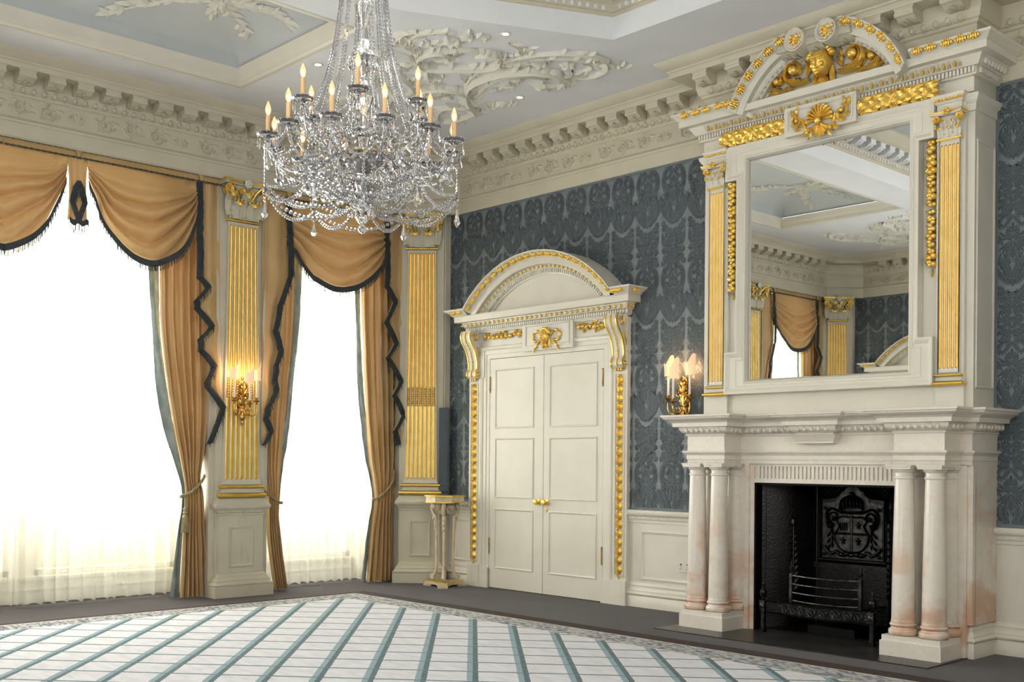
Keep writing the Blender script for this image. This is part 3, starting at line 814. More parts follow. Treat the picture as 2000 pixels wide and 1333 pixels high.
def pilaster(T, loc, label, group='fluted gilt pilasters along the window side', WD=.55, SB=.455, ST=.36, SLB=.60, name='pilaster', corner=False):
    t = empty(name, loc, label, 'pilaster', group)
    def part(nm, fn, mats, sm=None, par=None):
        b = M(); b.push(T); fn(b); b.pop(); return obj(nm, b, mats, par or t, sm)
    def slab(b):
        b.box(-SLB / 2, SLB / 2, .03, .09, .0, 4.545)
    part('backing_board', slab, CREAM_SHADED)
    D = .035
    def ped(b):
        b.box(-WD / 2, WD / 2, 0, .06, 0, 1.08)
        b.sweep(upath(WD, .06), [(0, 0), (.085, 0), (.085, .118), (.078, .125), (.088, .132), (.088, .142), (.07, .15), (.055, .17), (.058, .18), (.045, .19), (.03, .215), (.03, .225), (.014, .24), (.01, .258), (0, .262)], False, -1)
        b.sweep(upath(WD, .06), [(0, .885), (.01, .89), (.01, .91), (.026, .922), (.032, .945), (.055, .965), (.062, .975), (.062, 1.0), (.05, 1.012), (.045, 1.02), (.01, 1.075), (0, 1.078)], False, -1)
        b.push(face(0, 0, 0)); b.sweep([(-WD * .26, .325), (-WD * .26, .765), (WD * .26, .765), (WD * .26, .325)], PAN, True, -1); b.pop()
        for i in range(int(WD / .035)): b.ell((-WD / 2 + .018 + i * .035, -.024, .93), (.01, .008, .012), 5, 3)
    pd = part('pedestal', ped, CREAM_SHADED, 35)
    def base_c(b):
        w = SB + .02
        b.box(-w / 2, w / 2, .0, .06, 1.07, 1.25)
        b.sweep(upath(w, .06), [(0, 1.13), (.03, 1.135), (.026, 1.14), (.01, 1.15), (.008, 1.17), (.018, 1.182), (.0, 1.183)], False, -1)
        b.sweep(upath(SB, .06), [(0, 1.22), (.012, 1.222), (.012, 1.235), (.004, 1.25), (0, 1.265)], False, -1)
    part('base', base_c, CREAM_SHADED, 35)
    def tor(b, w, z0, z1, o):
        zc = (z0 + z1) / 2; h = (z1 - z0) / 2
        b.sweep(upath(w, .06), [(0, z0)] + [(o * .35 + o * .65 * cos(a), zc + h * sin(a)) for a in [(-pi / 2) + pi * k / 8 for k in range(9)]] + [(0, z1)], False, -1)
    part('gilt_base_moulding', lambda b: (tor(b, SB + .02, 1.083, 1.134, .052), tor(b, SB + .02, 1.184, 1.218, .034)), GOLDS, 50)
    def shaft(b):
        b.cm = 0
        z0, z1 = 1.25, 4.10
        for s_ in (-1, 1):
            a = [b.V(s_ * SB / 2, .0, z0), b.V(s_ * SB / 2, .06, z0), b.V(s_ * ST / 2, .06, z1), b.V(s_ * ST / 2, .0, z1)]
            b.F(*(a if s_ > 0 else a[::-1]))
        r = flute_front(b, SB, ST, z0, z1 - .0, 7, .93, 0, 2.17)
        b.sweep(upath(ST, .06), [(0, 4.065), (.006, 4.075), (.01, 4.095), (.0, 4.10)], False, -1)
    part('shaft', shaft, [CREAM_SHADED, GOLDS], 40)
    def beads(b):
        for i in range(7):
            for k in range(8):
                z = 2.19 + k * .029; w = SB + (ST - SB) * (z - 1.25) / 2.85; pitch = .93 * w / 7
                c = -.93 * w / 2 + pitch * (i + .5)
                b.ell((c, -.001, z), (.013, .010, .013), 6, 4)
                b.gem((c - .011, -.002, z + .0145), .006); b.gem((c + .011, -.002, z + .0145), .006)
    part('bellflower_band', beads, GOLD, 60)
    part('astragal', lambda b: tor(b, ST, 4.10, 4.128, .024), GOLDS, 50)
    cap = M(); cap.push(T)
    z0, z1 = 4.128, 4.545
    cap.cm = 0; W2 = ST
    rows = []
    for tt in [i / 6 for i in range(7)]:
        w = W2 * (.96 + .26 * tt ** 2.5); d = .015 + .05 * tt ** 2.5; z = z0 + (z1 - .06 - z0) * tt
        rows.append([cap.V(-w / 2, .06, z), cap.V(-w / 2, -d, z), cap.V(w / 2, -d, z), cap.V(w / 2, .06, z)])
    for j in range(6):
        for i in range(3): cap.F(rows[j][i], rows[j][i + 1], rows[j + 1][i + 1], rows[j + 1][i])
    # side gilt fillets
    cap.cm = 1
    for s_ in (-1, 1): cap.tube([(s_ * W2 * (.48 + .11 * (k / 6) ** 2.5), -.02 - .05 * (k / 6) ** 2.5, z0 + (z1 - .12 - z0) * k / 6) for k in range(7)], .007, 5)
    capo = None
    # abacus: cream body, gilt upper rim, concave front
    pts = []
    A_ = W2 * 1.52
    front = [(-A_ / 2 + A_ * k / 10, -.115 + .05 * sin(pi * k / 10)) for k in range(11)]
    cap.cm = 0; cap.prism([(-A_ / 2, .06)] + front + [(A_ / 2, .06)], z1 - .055, z1 - .028)
    cap.cm = 1; cap.prism([(-A_ / 2 - .012, .06)] + [(x * 1.04, y - .012) for x, y in front] + [(A_ / 2 + .012, .06)], z1 - .028, z1 - .002)
    cap.pop()
    capo = obj('capital', cap, [CREAM_SHADED, GOLDS], t, 40)
    def leaves(b):
        for i in range(2): acanthus(b, (-.25 + .50 * i) * W2 * 1.02, z0, W2 * .48, .185, .045, .045, -.030)
        for i in range(3): acanthus(b, (-.50 + .50 * i) * W2 * 1.04, z0 + .03, W2 * .40, .265, .075, .045, -.028)
        for s_ in (-1, 1):
            for k in range(4): b.ell((s_ * W2 * (.08 + .12 * k), -.085 - .004 * k, z0 + .185 + .012 * (k % 2)), (.014, .012, .018), 5, 4)
    b = M(); b.push(T); leaves(b); b.pop(); obj('acanthus_leaf', b, [CREAM_SHADED, GOLD], capo, 60)
    for s_ in (-1, 1):
        b = M(); b.push(T); volute(b, s_ * W2 * .60, -.10, z1 - .115, .055, s_, .08)
        b.tube(crv([(s_ * W2 * .2, -.04, z0 + .2), (s_ * W2 * .33, -.06, z0 + .29), (s_ * W2 * .5, -.095, z1 - .055), (s_ * W2 * .62, -.105, z1 - .06)]), .013, 6)
        for k in range(4): b.ell((s_ * W2 * (.56 + .05 * (k % 2)), -.105, z1 - .185 - .012 * k), (.017, .015, .015), 6, 4)
        b.pop(); obj('volute', b, GOLD, capo, 50)
        b = M(); b.push(T); volute(b, s_ * W2 * .16, -.075, z1 - .12, .038, -s_, .03); b.pop(); obj('volute', b, GOLD, capo, 50)
    b = M(); b.push(T)
    for k in range(7):
        a = 2 * pi * k / 7; b.ell((.030 * cos(a), -.105, z1 - .035 + .030 * sin(a)), (.020, .014, .020), 6, 4)
    b.ell((0, -.115, z1 - .035), (.02, .02, .02), 6, 4); b.pop(); obj('rosette', b, PLAST, capo, 60)
    return t

PIL1 = TX(-.03, -2.69, 0, pi / 2)
def cantT(): return TX(-.03 + .252 * cos(pi / 4), -.51 + .252 * sin(pi / 4), 0, pi / 4)
pilaster(PIL1, (0, -2.69, 0), 'tall cream pilaster with gilt flutes between the two windows, carrying a candle sconce')
pilaster(cantT(), (.15, -.33, 0), 'tall cream pilaster with gilt flutes set diagonally in the room corner behind the pedestal stand', WD=.49, SB=.41, ST=.35, SLB=.54)
MIR[0] = True
pilaster(PIL1, (0, -2.69, 0), 'fluted gilt pilaster seen reflected at the left edge of the mirror')
pilaster(cantT(), (.15, -.33, 0), 'fluted gilt pilaster seen reflected in the mirror beside the reflected damask', WD=.49, SB=.41, ST=.35, SLB=.54)
MIR[0] = False

# ================================================================ curtains
def lerp(a, b_, t): return a + (b_ - a) * t
def pl(pts, z):
    """piecewise-linear y(z) for points (y,z) with falling z"""
    if z >= pts[0][1]: return pts[0][0]
    for i in range(len(pts) - 1):
        if pts[i][1] >= z >= pts[i + 1][1]:
            d = pts[i][1] - pts[i + 1][1]
            return lerp(pts[i][0], pts[i + 1][0], (pts[i][1] - z) / d if d > 1e-6 else 0)
    return pts[-1][0]
def smooth(t): t = max(0, min(1, t)); return t * t * (3 - 2 * t)

def fringe(b, pts, ln, band=.022, thr=.0085, x_off=0.012, gap=.2, seed=1):
    """heading band along pts and hanging threads; pts = [(x,y,z)]"""
    rd = random.Random(seed)
    for i in range(len(pts) - 1):
        (x0, y0, z0), (x1, y1, z1) = pts[i], pts[i + 1]
        x0 += .006; x1 += .006
        a = [b.V(x0 + x_off, y0, z0 + .006), b.V(x1 + x_off, y1, z1 + .006), b.V(x1 + x_off, y1, z1 - band), b.V(x0 + x_off, y0, z0 - band)]
        b.F(*a)
        l = sqrt((y1 - y0) ** 2 + (z1 - z0) ** 2)
        n = max(1, int(l / thr))
        for k in range(n):
            t = (k + .5) / n; y = lerp(y0, y1, t); z = lerp(z0, z1, t); x = lerp(x0, x1, t) + x_off
            w = thr * (1 - gap) / 2 * max(.6, min(1, abs(y1 - y0) / l + .3)); e = ln * rd.uniform(.88, 1.05); s_ = rd.uniform(-.006, .006)
            b.F(b.V(x, y - w, z - band * .5), b.V(x, y + w, z - band * .5), b.V(x + s_, y + w * .8 + s_, z - e), b.V(x + s_, y - w * .8 + s_, z - e))

def swag(yL, yR, zt, bottom, label, group, seed=0, x0=-.04, zl=None, zr=None):
    """bottom = [(y,z)] measured hem from left to right (y rising or falling consistently)"""
    rnd = random.Random(seed); ph = rnd.uniform(0, 6)
    bc = crv(bottom, 6)
    def hem(u):
        k = u * (len(bc) - 1); i = min(len(bc) - 2, int(k)); f = k - i
        return lerp(bc[i][0], bc[i + 1][0], f), lerp(bc[i][1], bc[i + 1][1], f)
    skew = rnd.uniform(-.06, .06)
    def P(u, v):
        hy, hz = hem(u)
        ty = lerp(yL, yR, u)
        g = smooth(v * 1.3)
        # gather the top corners
        y = lerp(ty, hy, v ** .8)
        z = lerp(zt, hz, v ** (1.0 + .35 * sin(pi * u)))
        side = sin(pi * u)
        wn = noise.noise(Vector((u * 2.3 + seed * 9, v * 1.6, ph)))
        wn2 = noise.noise(Vector((u * 7 + seed * 5, v * 3.0, ph + 4)))
        amp = .075 * smooth((v - .22) / .4) * (side ** .35) * (1 - .35 * smooth((v - .85) / .15))
        q = 6.2 * v + .9 * wn + skew * 8 * (u - .5) + .8 * abs(u - .5)
        fold = (abs(sin(pi * q)) ** .7) * 2 - 1
        # corner pleats run up to the fixing points
        pl_ = .02 * (1 - side) ** 2 * sin(u * 46 + 3 * v)
        x = x0 + .09 * side * sin(pi * min(1, v * .9)) + amp * fold + pl_ + .02 * wn2 * g
        return (x, y, z + .008 * wn2 * g)
    root = empty('swag', ((x0), (yL + yR) / 2, min(z for y, z in bottom)), label, 'curtain swag', group)
    b = M(); nu, nv = 60, 54
    b.grid(P, nu, nv)
    obj('swag_fabric', b, SILK, root, True)
    b = M()
    pts = [P(i / 60, 1.0) for i in range(61)]
    fringe(b, [(p[0], p[1], p[2]) for p in pts], .115, .062, seed=seed)
    obj('fringe', b, FRINGE, root)
    return root

def cascade(trim, outer, label, group, x0=-.035, flip=1, seed=3):
    root = empty('cascade', (x0, trim[-1][0], trim[-1][1]), label, 'curtain tail', group)
    zt = trim[0][1]; zb = trim[-1][1]
    b = M()
    def P(u, v):
        z = lerp(zt, zb, v); a = pl(trim, z); c = pl(outer, z)
        f = .014 * sin(u * 9 + seed) + .01 * noise.noise(Vector((u * 5, v * 4, seed)))
        return (x0 - .03 + f, lerp(a, c, u), z)
    b.grid(P, 16, 70); obj('tail_fabric', b, SILKD, root, True)
    b = M()
    W_ = .038
    # fringed ribbon following the pleated edge; alternate legs lie in front and behind
    for i in range(len(trim) - 1):
        (y0, z0), (y1, z1) = trim[i], trim[i + 1]
        xx = x0 + .004 + (.012 if i % 2 else 0)
        n = max(2, int(sqrt((y1 - y0) ** 2 + (z1 - z0) ** 2) / .03))
        rows = []
        for k in range(n + 1):
            t = k / n; y = lerp(y0, y1, t); z = lerp(z0, z1, t); bl = .012 * sin(pi * t)
            rows.append([b.V(xx + bl, y - W_, z - .012), b.V(xx + bl + .012, y, z), b.V(xx + bl, y + W_, z + .012)])
        for k in range(n):
            for q in (0, 1): b.F(rows[k][q], rows[k][q + 1], rows[k + 1][q + 1], rows[k + 1][q])
        # threads over the ribbon
        m = max(2, int(sqrt((y1 - y0) ** 2 + (z1 - z0) ** 2) / .011))
        rd = random.Random(i + seed * 7)
        for k in range(m):
            t = (k + .5) / m; y = lerp(y0, y1, t); z = lerp(z0, z1, t)
            yy = y + rd.uniform(-1, 1) * W_ * .9
            b.F(b.V(xx + .022, yy, z + .012), b.V(xx + .022, yy + .005, z + .012), b.V(xx + .026, yy + .006, z - .045), b.V(xx + .026, yy + .001, z - .045))
    obj('fringe', b, FRINGE, root, 60)
    return root

def drape(left, right, nfold, label, group, lining=None, x0=-.2, seed=0, amp=.05, zt=4.47, tie=None, tassel=None):
    """left/right = [(y,z)] edges; lining = outer edge of the grey lining"""
    yb = (left[-1][0] + right[-1][0]) / 2
    root = empty('drape', (x0, yb, 0), label, 'curtain', group)
    rnd = random.Random(seed); ph = [rnd.uniform(-.5, .5) for _ in range(nfold + 2)]
    Lc = crv(left, 6); Rc = crv(right, 6)
    def depth(u, z):
        # pinch folds where tied
        k = .55 + .45 * min(1, abs(z - 1.08) / .5)
        w = .6 * noise.noise(Vector((u * 3, z * .5, seed)))
        return amp * k * (sin(2 * pi * nfold * u + 1.1 * w * 2) + .35 * sin(2 * pi * nfold * 2.3 * u + seed)) + .012 * noise.noise(Vector((u * 8, z * 2.5, seed + 3)))
    def xc(z): return x0 + .05 * exp(-((z - 1.08) / .3) ** 2)
    zlo = .015
    def P(u, v):
        z = lerp(zt, zlo, v)
        return (xc(z) + depth(u, z), lerp(pl(Lc, z), pl(Rc, z), u), z)
    b = M(); b.grid(P, nfold * 14, 80); obj('drape_fabric', b, SILKD, root, True)
    if lining:
        sgn = 1 if lining[0][0] < left[0][0] else -1
        ed = Lc if sgn > 0 else Rc; Lg = crv(lining, 6)
        b = M()
        def Q(u, v):
            z = lerp(min(zt, lining[0][1] + .5), zlo, v)
            return (xc(z) - .035 + .018 * sin(u * 5 + z * 2) + .012 * noise.noise(Vector((u * 4, z * 7, seed))), lerp(pl(Lg, z), pl(ed, z) + sgn * .02, u), z)
        b.grid(Q, 8, 90); obj('lining', b, LINING, root, True)
    if tie:
        b = M(); c = crv(tie, 8); N_ = len(c)
        for s_ in (0, 1, 2):
            pts = []
            for i, p in enumerate(c):
                a = i * .9 + s_ * 2.1
                pts.append((p[0] + .011 * cos(a), p[1], p[2] + .011 * sin(a)))
            b.tube(pts, .010, 6)
        obj('tieback_rope', b, ROPE, root, True)
        if tassel:
            tx, ty, tz, tl = tassel
            b = M(); b.push(TX(tx, ty, tz))
            b.tube([(0, 0, .14), (0, 0, 0)], .008, 6)
            b.lathe([(.002, .02), (.018, .012), (.024, -.006), (.016, -.025), (.026, -.034), (.026, -.05), (.016, -.058), (.030, -.075), (.034, -.10)], 14)
            for k in range(26):
                a = 2 * pi * k / 26
                b.tube([(.031 * cos(a), .031 * sin(a), -.09), (.037 * cos(a), .037 * sin(a), -.16), (.041 * cos(a + .05), .041 * sin(a), -tl)], .0045, 4)
            b.pop(); obj('tassel', b, ROPE, root, 60)
    return root
from math import exp

def sheer_panel(ya, yb, xa, label, group, seed, bottom=.03, amp=.05, n=5, zt=4.5):
    b = M()
    def P(u, v):
        z = lerp(zt, bottom, v) 
        g = .35 + .65 * v
        w = noise.noise(Vector((u * 3 + seed, v * 1.2, seed * .3)))
        sh = .03 * noise.noise(Vector((u * 2, v * 2, seed + 8))) * v
        x = xa + amp * g * (abs(sin(pi * n * u + 1.5 * w)) ** .6 * 2 - 1) + .03 * w
        return (x, lerp(ya, yb, u) + sh, z + (.012 * sin(n * pi * u * 2) * v))
    b.grid(P, n * 16, 40)
    return obj('sheer_curtain', b, SHEER, None, True, label, 'sheer curtain', group)

def pelmet(y0, y1, label, loops):
    t = empty('pelmet', (-.03, (y0 + y1) / 2, 4.46), label, 'pelmet', 'silk pelmet bands above the windows')
    b = M(); n = int(abs(y1 - y0) / .04)
    b.grid(lambda u, v: (-.03 + .006 * noise.noise(Vector((u * 9, v * 2, y0))), lerp(y0, y1, u), lerp(4.466, 4.558, v)), n, 3)
    b.box(-.10, -.04, min(y0, y1), max(y0, y1), 4.466, 4.556)
    obj('band', b, SILKD, t, 40)
    for z in (4.466, 4.538):
        b = M()
        for s_ in (0, 1):
            b.tube([(-.018 + .005 * cos(i * 1.1 + s_ * pi), lerp(y0, y1, i / (n * 2)), z + .005 * sin(i * 1.1 + s_ * pi)) for i in range(n * 2 + 1)], .006, 5)
        obj('cord', b, CORD, t, True)
    for y in loops:
        b = M()
        for k in range(5): b.tube(crv([(-.012, y - .03 + .015 * k, 4.552), (-.0, y - .018 + .009 * k, 4.51), (-.008, y, 4.47)]), .007, 5)
        obj('knot', b, SILKD, t, True)

GSW = 'silk swags above the windows'; GCA = 'zigzag fringed curtain tails'; GDR = 'tied-back silk drapes'; GSH = 'sheer curtains hanging in the windows'
sw2 = [(-4.408, 4.26), (-4.339, 4.087), (-4.233, 3.873), (-4.099, 3.711), (-3.985, 3.605), (-3.836, 3.549), (-3.719, 3.552), (-3.589, 3.603), (-3.446, 3.712), (-3.35, 3.851), (-3.277, 4.022), (-3.245, 4.22)]
sw1 = [(-5.86, 4.26), (-5.72, 3.98), (-5.58, 3.75), (-5.42, 3.60), (-5.225, 3.52), (-5.03, 3.6), (-4.869, 3.748), (-4.742, 3.964), (-4.62, 4.27)]
sw3 = [(-2.138, 4.0), (-2.016, 3.839), (-1.845, 3.686), (-1.655, 3.577), (-1.443, 3.535), (-1.227, 3.574), (-1.044, 3.679), (-0.877, 3.837), (-.80, 3.94), (-.766, 4.05)]
Z1 = [(-3.223, 4.46), (-3.22, 3.838), (-3.22, 3.44), (-3.115, 3.348), (-3.25, 3.19), (-3.241, 3.097), (-3.07, 2.922), (-3.205, 2.779), (-3.196, 2.664), (-3.04, 2.51), (-3.12, 2.33), (-3.11, 2.274), (-2.93, 2.055), (-3.086, 1.663)]
Z1o = [(-2.971, 4.473), (-2.948, 3.154), (-2.90, 2.099), (-3.03, 1.763), (-3.07, 1.663)]
Z2L = [(-2.128, 4.47), (-2.125, 4.208), (-2.096, 3.584), (-2.236, 3.22), (-2.288, 2.956), (-2.219, 2.736), (-2.277, 2.57), (-2.295, 2.367), (-2.282, 2.247), (-2.383, 2.064), (-2.405, 1.96), (-2.336, 1.825), (-2.425, 1.662)]
Z2Lo = [(-2.45, 4.515), (-2.45, 3.204), (-2.445, 2.062), (-2.45, 1.776), (-2.43, 1.662)]
Z2R = [(-.745, 4.46), (-0.752, 4.2), (-0.745, 3.633), (-0.615, 3.453), (-0.749, 3.194), (-0.593, 2.945), (-0.722, 2.759), (-0.52, 2.489), (-0.62, 2.307), (-0.474, 2.067), (-0.604, 1.867), (-0.548, 1.692)]
Z2Ro = [(-0.44, 4.638), (-0.44, 3.405), (-0.42, 2.773), (-0.425, 2.138), (-0.486, 1.819), (-0.54, 1.692)]
d1L = [(-3.6, 4.5), (-3.582, 3.477), (-3.56, 2.873), (-3.492, 2.309), (-3.413, 1.838), (-3.34, 1.49), (-3.296, 1.144), (-3.303, 0.606), (-3.328, 0.02)]
d1Li = [(-3.70, 4.0), (-3.689, 3.464), (-3.634, 2.867), (-3.589, 2.304), (-3.505, 1.836), (-3.392, 1.489), (-3.319, 1.144), (-3.356, 0.608), (-3.421, 0.02)]
d1R = [(-2.98, 4.5), (-2.98, 2.5), (-3.02, 1.75), (-3.106, 1.30), (-3.085, 1.163), (-3.03, .6), (-2.975, 0.03)]
d2LR = [(-1.90, 4.5), (-1.911, 3.64), (-1.919, 3.016), (-1.982, 2.391), (-2.044, 1.769), (-2.139, 1.07), (-2.095, 0.611), (-2.002, 0.02)]
d2Lli = [(-1.80, 4.2), (-1.818, 3.651), (-1.836, 3.024), (-1.903, 2.395), (-1.97, 1.771), (-2.119, 1.09), (-2.09, 0.61), (-1.995, 0.02)]
d2LL = [(-2.44, 4.5), (-2.43, 2.994), (-2.38, 1.664), (-2.30, 1.05), (-2.26, 0.559), (-2.17, 0.02)]
d2RL = [(-1.0, 4.4), (-0.994, 3.489), (-0.976, 3.099), (-0.939, 2.447), (-0.871, 1.687), (-0.804, 1.073), (-0.829, 0.497), (-0.878, 0.015)]
d2Rli = [(-1.08, 4.2), (-1.066, 3.481), (-1.036, 3.093), (-1.003, 2.444), (-0.917, 1.687), (-0.827, 1.073), (-0.883, 0.499), (-0.939, 0.003)]
d2RR = [(-.45, 4.5), (-0.44, 3.171), (-0.45, 1.695), (-0.501, 1.266), (-0.531, 1.069), (-0.489, .01)]

def small_window(refl):
    r = 'reflected in the mirror' if refl else None
    def lb(a, b_): return b_ if refl else a
    pelmet(-2.42, -.50, lb('silk pelmet band above the narrow window by the room corner', 'silk pelmet band above the narrow window reflected in the mirror'), [-2.13, -.75])
    swag(-2.13, -.755, 4.466, sw3, lb('gold silk swag with slate fringe above the narrow window by the corner', 'gold silk swag over the bright window reflected in the mirror'), GSW, 5 if not refl else 8, x0=-.05)
    cascade(Z2L, Z2Lo, lb('zigzag fringed tail on the narrow window, beside the pilaster with the sconce', 'fringed curtain tail reflected in the mirror beside the reflected pilaster at its edge'), GCA, x0=-.02, seed=4)
    cascade(Z2R, Z2Ro, lb('zigzag fringed tail on the narrow window, beside the corner pilaster', 'fringed curtain tail reflected in the mirror beside the reflected corner pilaster'), GCA, x0=-.02, seed=5)
    drape(d2LL, d2LR, 5, lb('tied-back gold silk drape left of the narrow window, its foot beside the sconce pilaster plinth', 'gold silk drape reflected in the mirror near its left edge'), GDR, lining=d2Lli, seed=2, amp=.045,
          tie=[(-.07, -2.42, 1.20), (-.09, -2.36, 1.14), (-.10, -2.273, 1.088), (-.10, -2.173, 1.02), (-.14, -2.11, 1.01)])
    drape(d2RL, d2RR, 5, lb('tied-back gold silk drape right of the narrow window, beside the corner pilaster', 'gold silk drape right of the bright window reflected in the mirror'), GDR, lining=d2Rli, seed=6, amp=.045,
          tie=[(-.12, -.86, 1.03), (-.1, -.80, 1.04), (-.09, -0.70, 1.11), (-.08, -.59, 1.24), (-.10, -.565, 1.37)])
    sheer_panel(-2.28, -1.50, -.50, lb('sheer cream curtain filling the left part of the narrow window', 'sheer curtain glowing in the window reflected in the mirror'), GSH, 3, n=6, amp=.03)
    sheer_panel(-1.52, -.62, -.50, lb('sheer cream curtain filling the right part of the narrow window', 'sheer curtain glowing on the right of the window reflected in the mirror'), GSH, 9, n=7, amp=.03)
def tail(y, label):
    root = empty('jabot', (-.02, y, 3.72), label, 'curtain tail', 'short fringed centre tails')
    b = M()
    b.grid(lambda u, v: (-.03 + .012 * sin(u * 19), y + (u - .5) * (.20 - .03 * sin(pi * v)), lerp(4.466, 3.84, v)), 24, 12)
    obj('tail_fabric', b, SILKD, root, True)
    b = M()
    def rib(p):
        for i in range(len(p) - 1):
            (y0, z0, w0), (y1, z1, w1) = p[i], p[i + 1]
            a = [b.V(.0, y0 - w0, z0), b.V(.012, y0 + w0, z0), b.V(.012, y1 + w1, z1), b.V(.0, y1 - w1, z1)]
            b.F(*a)
    for s_ in (-1, 1):
        rib([(y + s_ * .004, 4.235, .012), (y + s_ * .028, 4.17, .026), (y + s_ * .048, 4.08, .03), (y + s_ * .062, 4.02, .026), (y + s_ * .03, 3.93, .026), (y + s_ * .006, 3.85, .02)])
    pts = [(.004, y - .095 + .19 * k / 14, 3.845 + .012 * cos(k)) for k in range(15)]
    fringe(b, pts, .125, .05, seed=4)
    pts = [(.012, y - .06 + .12 * k / 8, 4.16 - abs(k - 4) * .02) for k in range(9)]
    fringe(b, pts, .1, .02, seed=5)
    obj('fringe', b, FRINGE, root)

small_window(False)
pelmet(-5.22, -2.965, 'silk pelmet band above the wide window at the left of the room', [-4.52, -3.21])
swag(-5.86, -4.60, 4.466, sw1, 'gold silk swag with slate fringe cut off by the left picture edge', GSW, 1)
swag(-4.44, -3.22, 4.466, sw2, 'gold silk swag with slate fringe on the wide window, beside the sconce pilaster', GSW, 2)
tail(-4.52, 'short silk tail with a diamond of slate fringe between two swags')
cascade(Z1, Z1o, 'long zigzag fringed tail on the wide window, beside the sconce pilaster', GCA, x0=-.02)
drape(d1L, d1R, 6, 'tied-back gold silk drape with grey lining on the wide window, tassel hanging in front', GDR, lining=d1Li, seed=1,
      tie=[(-.10, -3.375, 1.10), (-.07, -3.30, 1.13), (-.08, -3.24, 1.16), (-.10, -3.13, 1.26), (-.13, -3.08, 1.32)], tassel=(-.06, -3.335, .97, .25))
sheer_panel(-3.98, -3.12, -.60, 'sheer cream curtain in the wide window nearest the silk drape', GSH, 1, n=6)
sheer_panel(-4.92, -3.92, -.56, 'sheer cream curtain in the wide window below the short centre tail', GSH, 2, n=7, amp=.06)
sheer_panel(-5.95, -4.86, -.62, 'sheer cream curtain at the left picture edge', GSH, 4, n=6, amp=.06)
MIR[0] = True
small_window(True)
pelmet(-5.22, -2.965, 'silk pelmet band above the wide window beyond the left picture edge', [-4.52, -3.21])
swag(-4.44, -3.22, 4.466, sw2, 'gold silk swag beyond the left picture edge on the wide window', GSW, 3)
tail(-4.52, 'short silk tail beyond the left picture edge between swags')
cascade(Z1, Z1o, 'long zigzag fringed tail beyond the left picture edge', GCA, x0=-.02)
drape(d1L, d1R, 6, 'tied-back gold silk drape beyond the left picture edge', GDR, lining=d1Li, seed=1)
sheer_panel(-4.62, -3.12, -.60, 'sheer cream curtain beyond the left picture edge', GSH, 6, n=9)
MIR[0] = False
# ================================================================ double door and its surround
def bud_garland(b, x0, x1, zc, dz, n, r, rd, y=0.0):
    """carved fruit-and-leaf swag in the wall plane (local XY), raised local Z"""
    for i in range(n):
        t = (i + .5) / n; x = lerp(x0, x1, t); z = zc - dz * sin(pi * t) + rd.uniform(-.3, .3) * r
        b.ell((x, z, y + r * .7), (r * rd.uniform(.7, 1.1), r * rd.uniform(.7, 1.1), r * .9), 7, 5)
        for k in range(3):
            a = rd.uniform(0, 2 * pi); b.leaf((x, z), a, r * rd.uniform(1.8, 2.9), r * 1.1, r * .8, rd.uniform(-.8, .8), 4, y + r * .1, r * .5)
        if i % 2 == 0:
            for k in range(4):
                a = k * pi / 2 + i; b.ell((x + r * .9 * cos(a), z + r * .9 * sin(a), y + r * .9), r * .42, 5, 3)

def leaf_drop(b, x, z0, z1, w, rd, style=0):
    """hanging chain of husks / fruit, local XY plane"""
    z = z1; i = 0
    while z > z0 + w * .5:
        h = w * 1.25
        if style == 0:
            for s_ in (-1, 1):
                b.leaf((x, z), -pi / 2 + s_ * .50, h * 1.0, w * .5, w * .34, -s_ * .9, 4, 0, .004)
            b.leaf((x, z), -pi / 2, h * 1.25, w * .42, w * .46, 0, 4, 0, .006)
            b.ell((x, z - h * .15, w * .25), (w * .15, w * .15, w * .2), 6, 4)
            z -= h * .80
        else:
            r = w * rd.uniform(.26, .36)
            for s_ in (-1, 1):
                b.ell((x + s_ * w * rd.uniform(.12, .26), z - rd.uniform(0, .3) * w, r * 1.1), r, 8, 5)
                b.leaf((x, z), -pi / 2 + s_ * rd.uniform(.5, 1.3), w * .75, w * .36, w * .2, s_ * .8, 4, 0, w * .15)
            b.ell((x, z - w * .35, r * 1.7), r * .8, 7, 5)
            z -= w * rd.uniform(.55, .7)
        i += 1
    b.leaf((x, z), -pi / 2, w * .8, w * .3, w * .25, 0, 4)

def mask(b, x, z, s, rays=True):
    """carved gilt head in relief; local XY plane, out +Z"""
    b.ell((x, z, s * .12), (s * .30, s * .40, s * .34), 16, 12)
    b.ell((x, z - s * .05, s * .46), (s * .055, s * .13, s * .10), 8, 6)          # nose
    b.ell((x, z + s * .10, s * .40), (s * .22, s * .035, s * .07), 8, 5)          # brow
    for s_ in (-1, 1):
        b.ell((x + s_ * s * .11, z + s * .04, s * .41), (s * .055, s * .032, s * .04), 8, 5)
        b.ell((x + s_ * s * .13, z - s * .10, s * .36), (s * .09, s * .09, s * .08), 8, 5)
        for k in range(6):                                                      # hair curls
            a = radians(20 + k * 26); b.ell((x + s_ * s * .36 * cos(a) * (1 if k else 1.05), z + s * .06 + s * .42 * sin(a), s * .16), (s * .11, s * .11, s * .14), 7, 5)
        b.leaf((x + s_ * s * .28, z - s * .1), -pi / 2 - s_ * .15, s * .6, s * .18, s * .14, s_ * .5, 5)
    b.ell((x, z - s * .20, s * .42), (s * .085, s * .028, s * .05), 8, 5)
    b.ell((x, z - s * .32, s * .34), (s * .10, s * .07, s * .09), 8, 5)
    for k in range(5): b.leaf((x, z - s * .30), -pi / 2 + (k - 2) * .28, s * (.42 - .04 * abs(k - 2)), s * .13, s * .12, 0, 4, .02 * s)

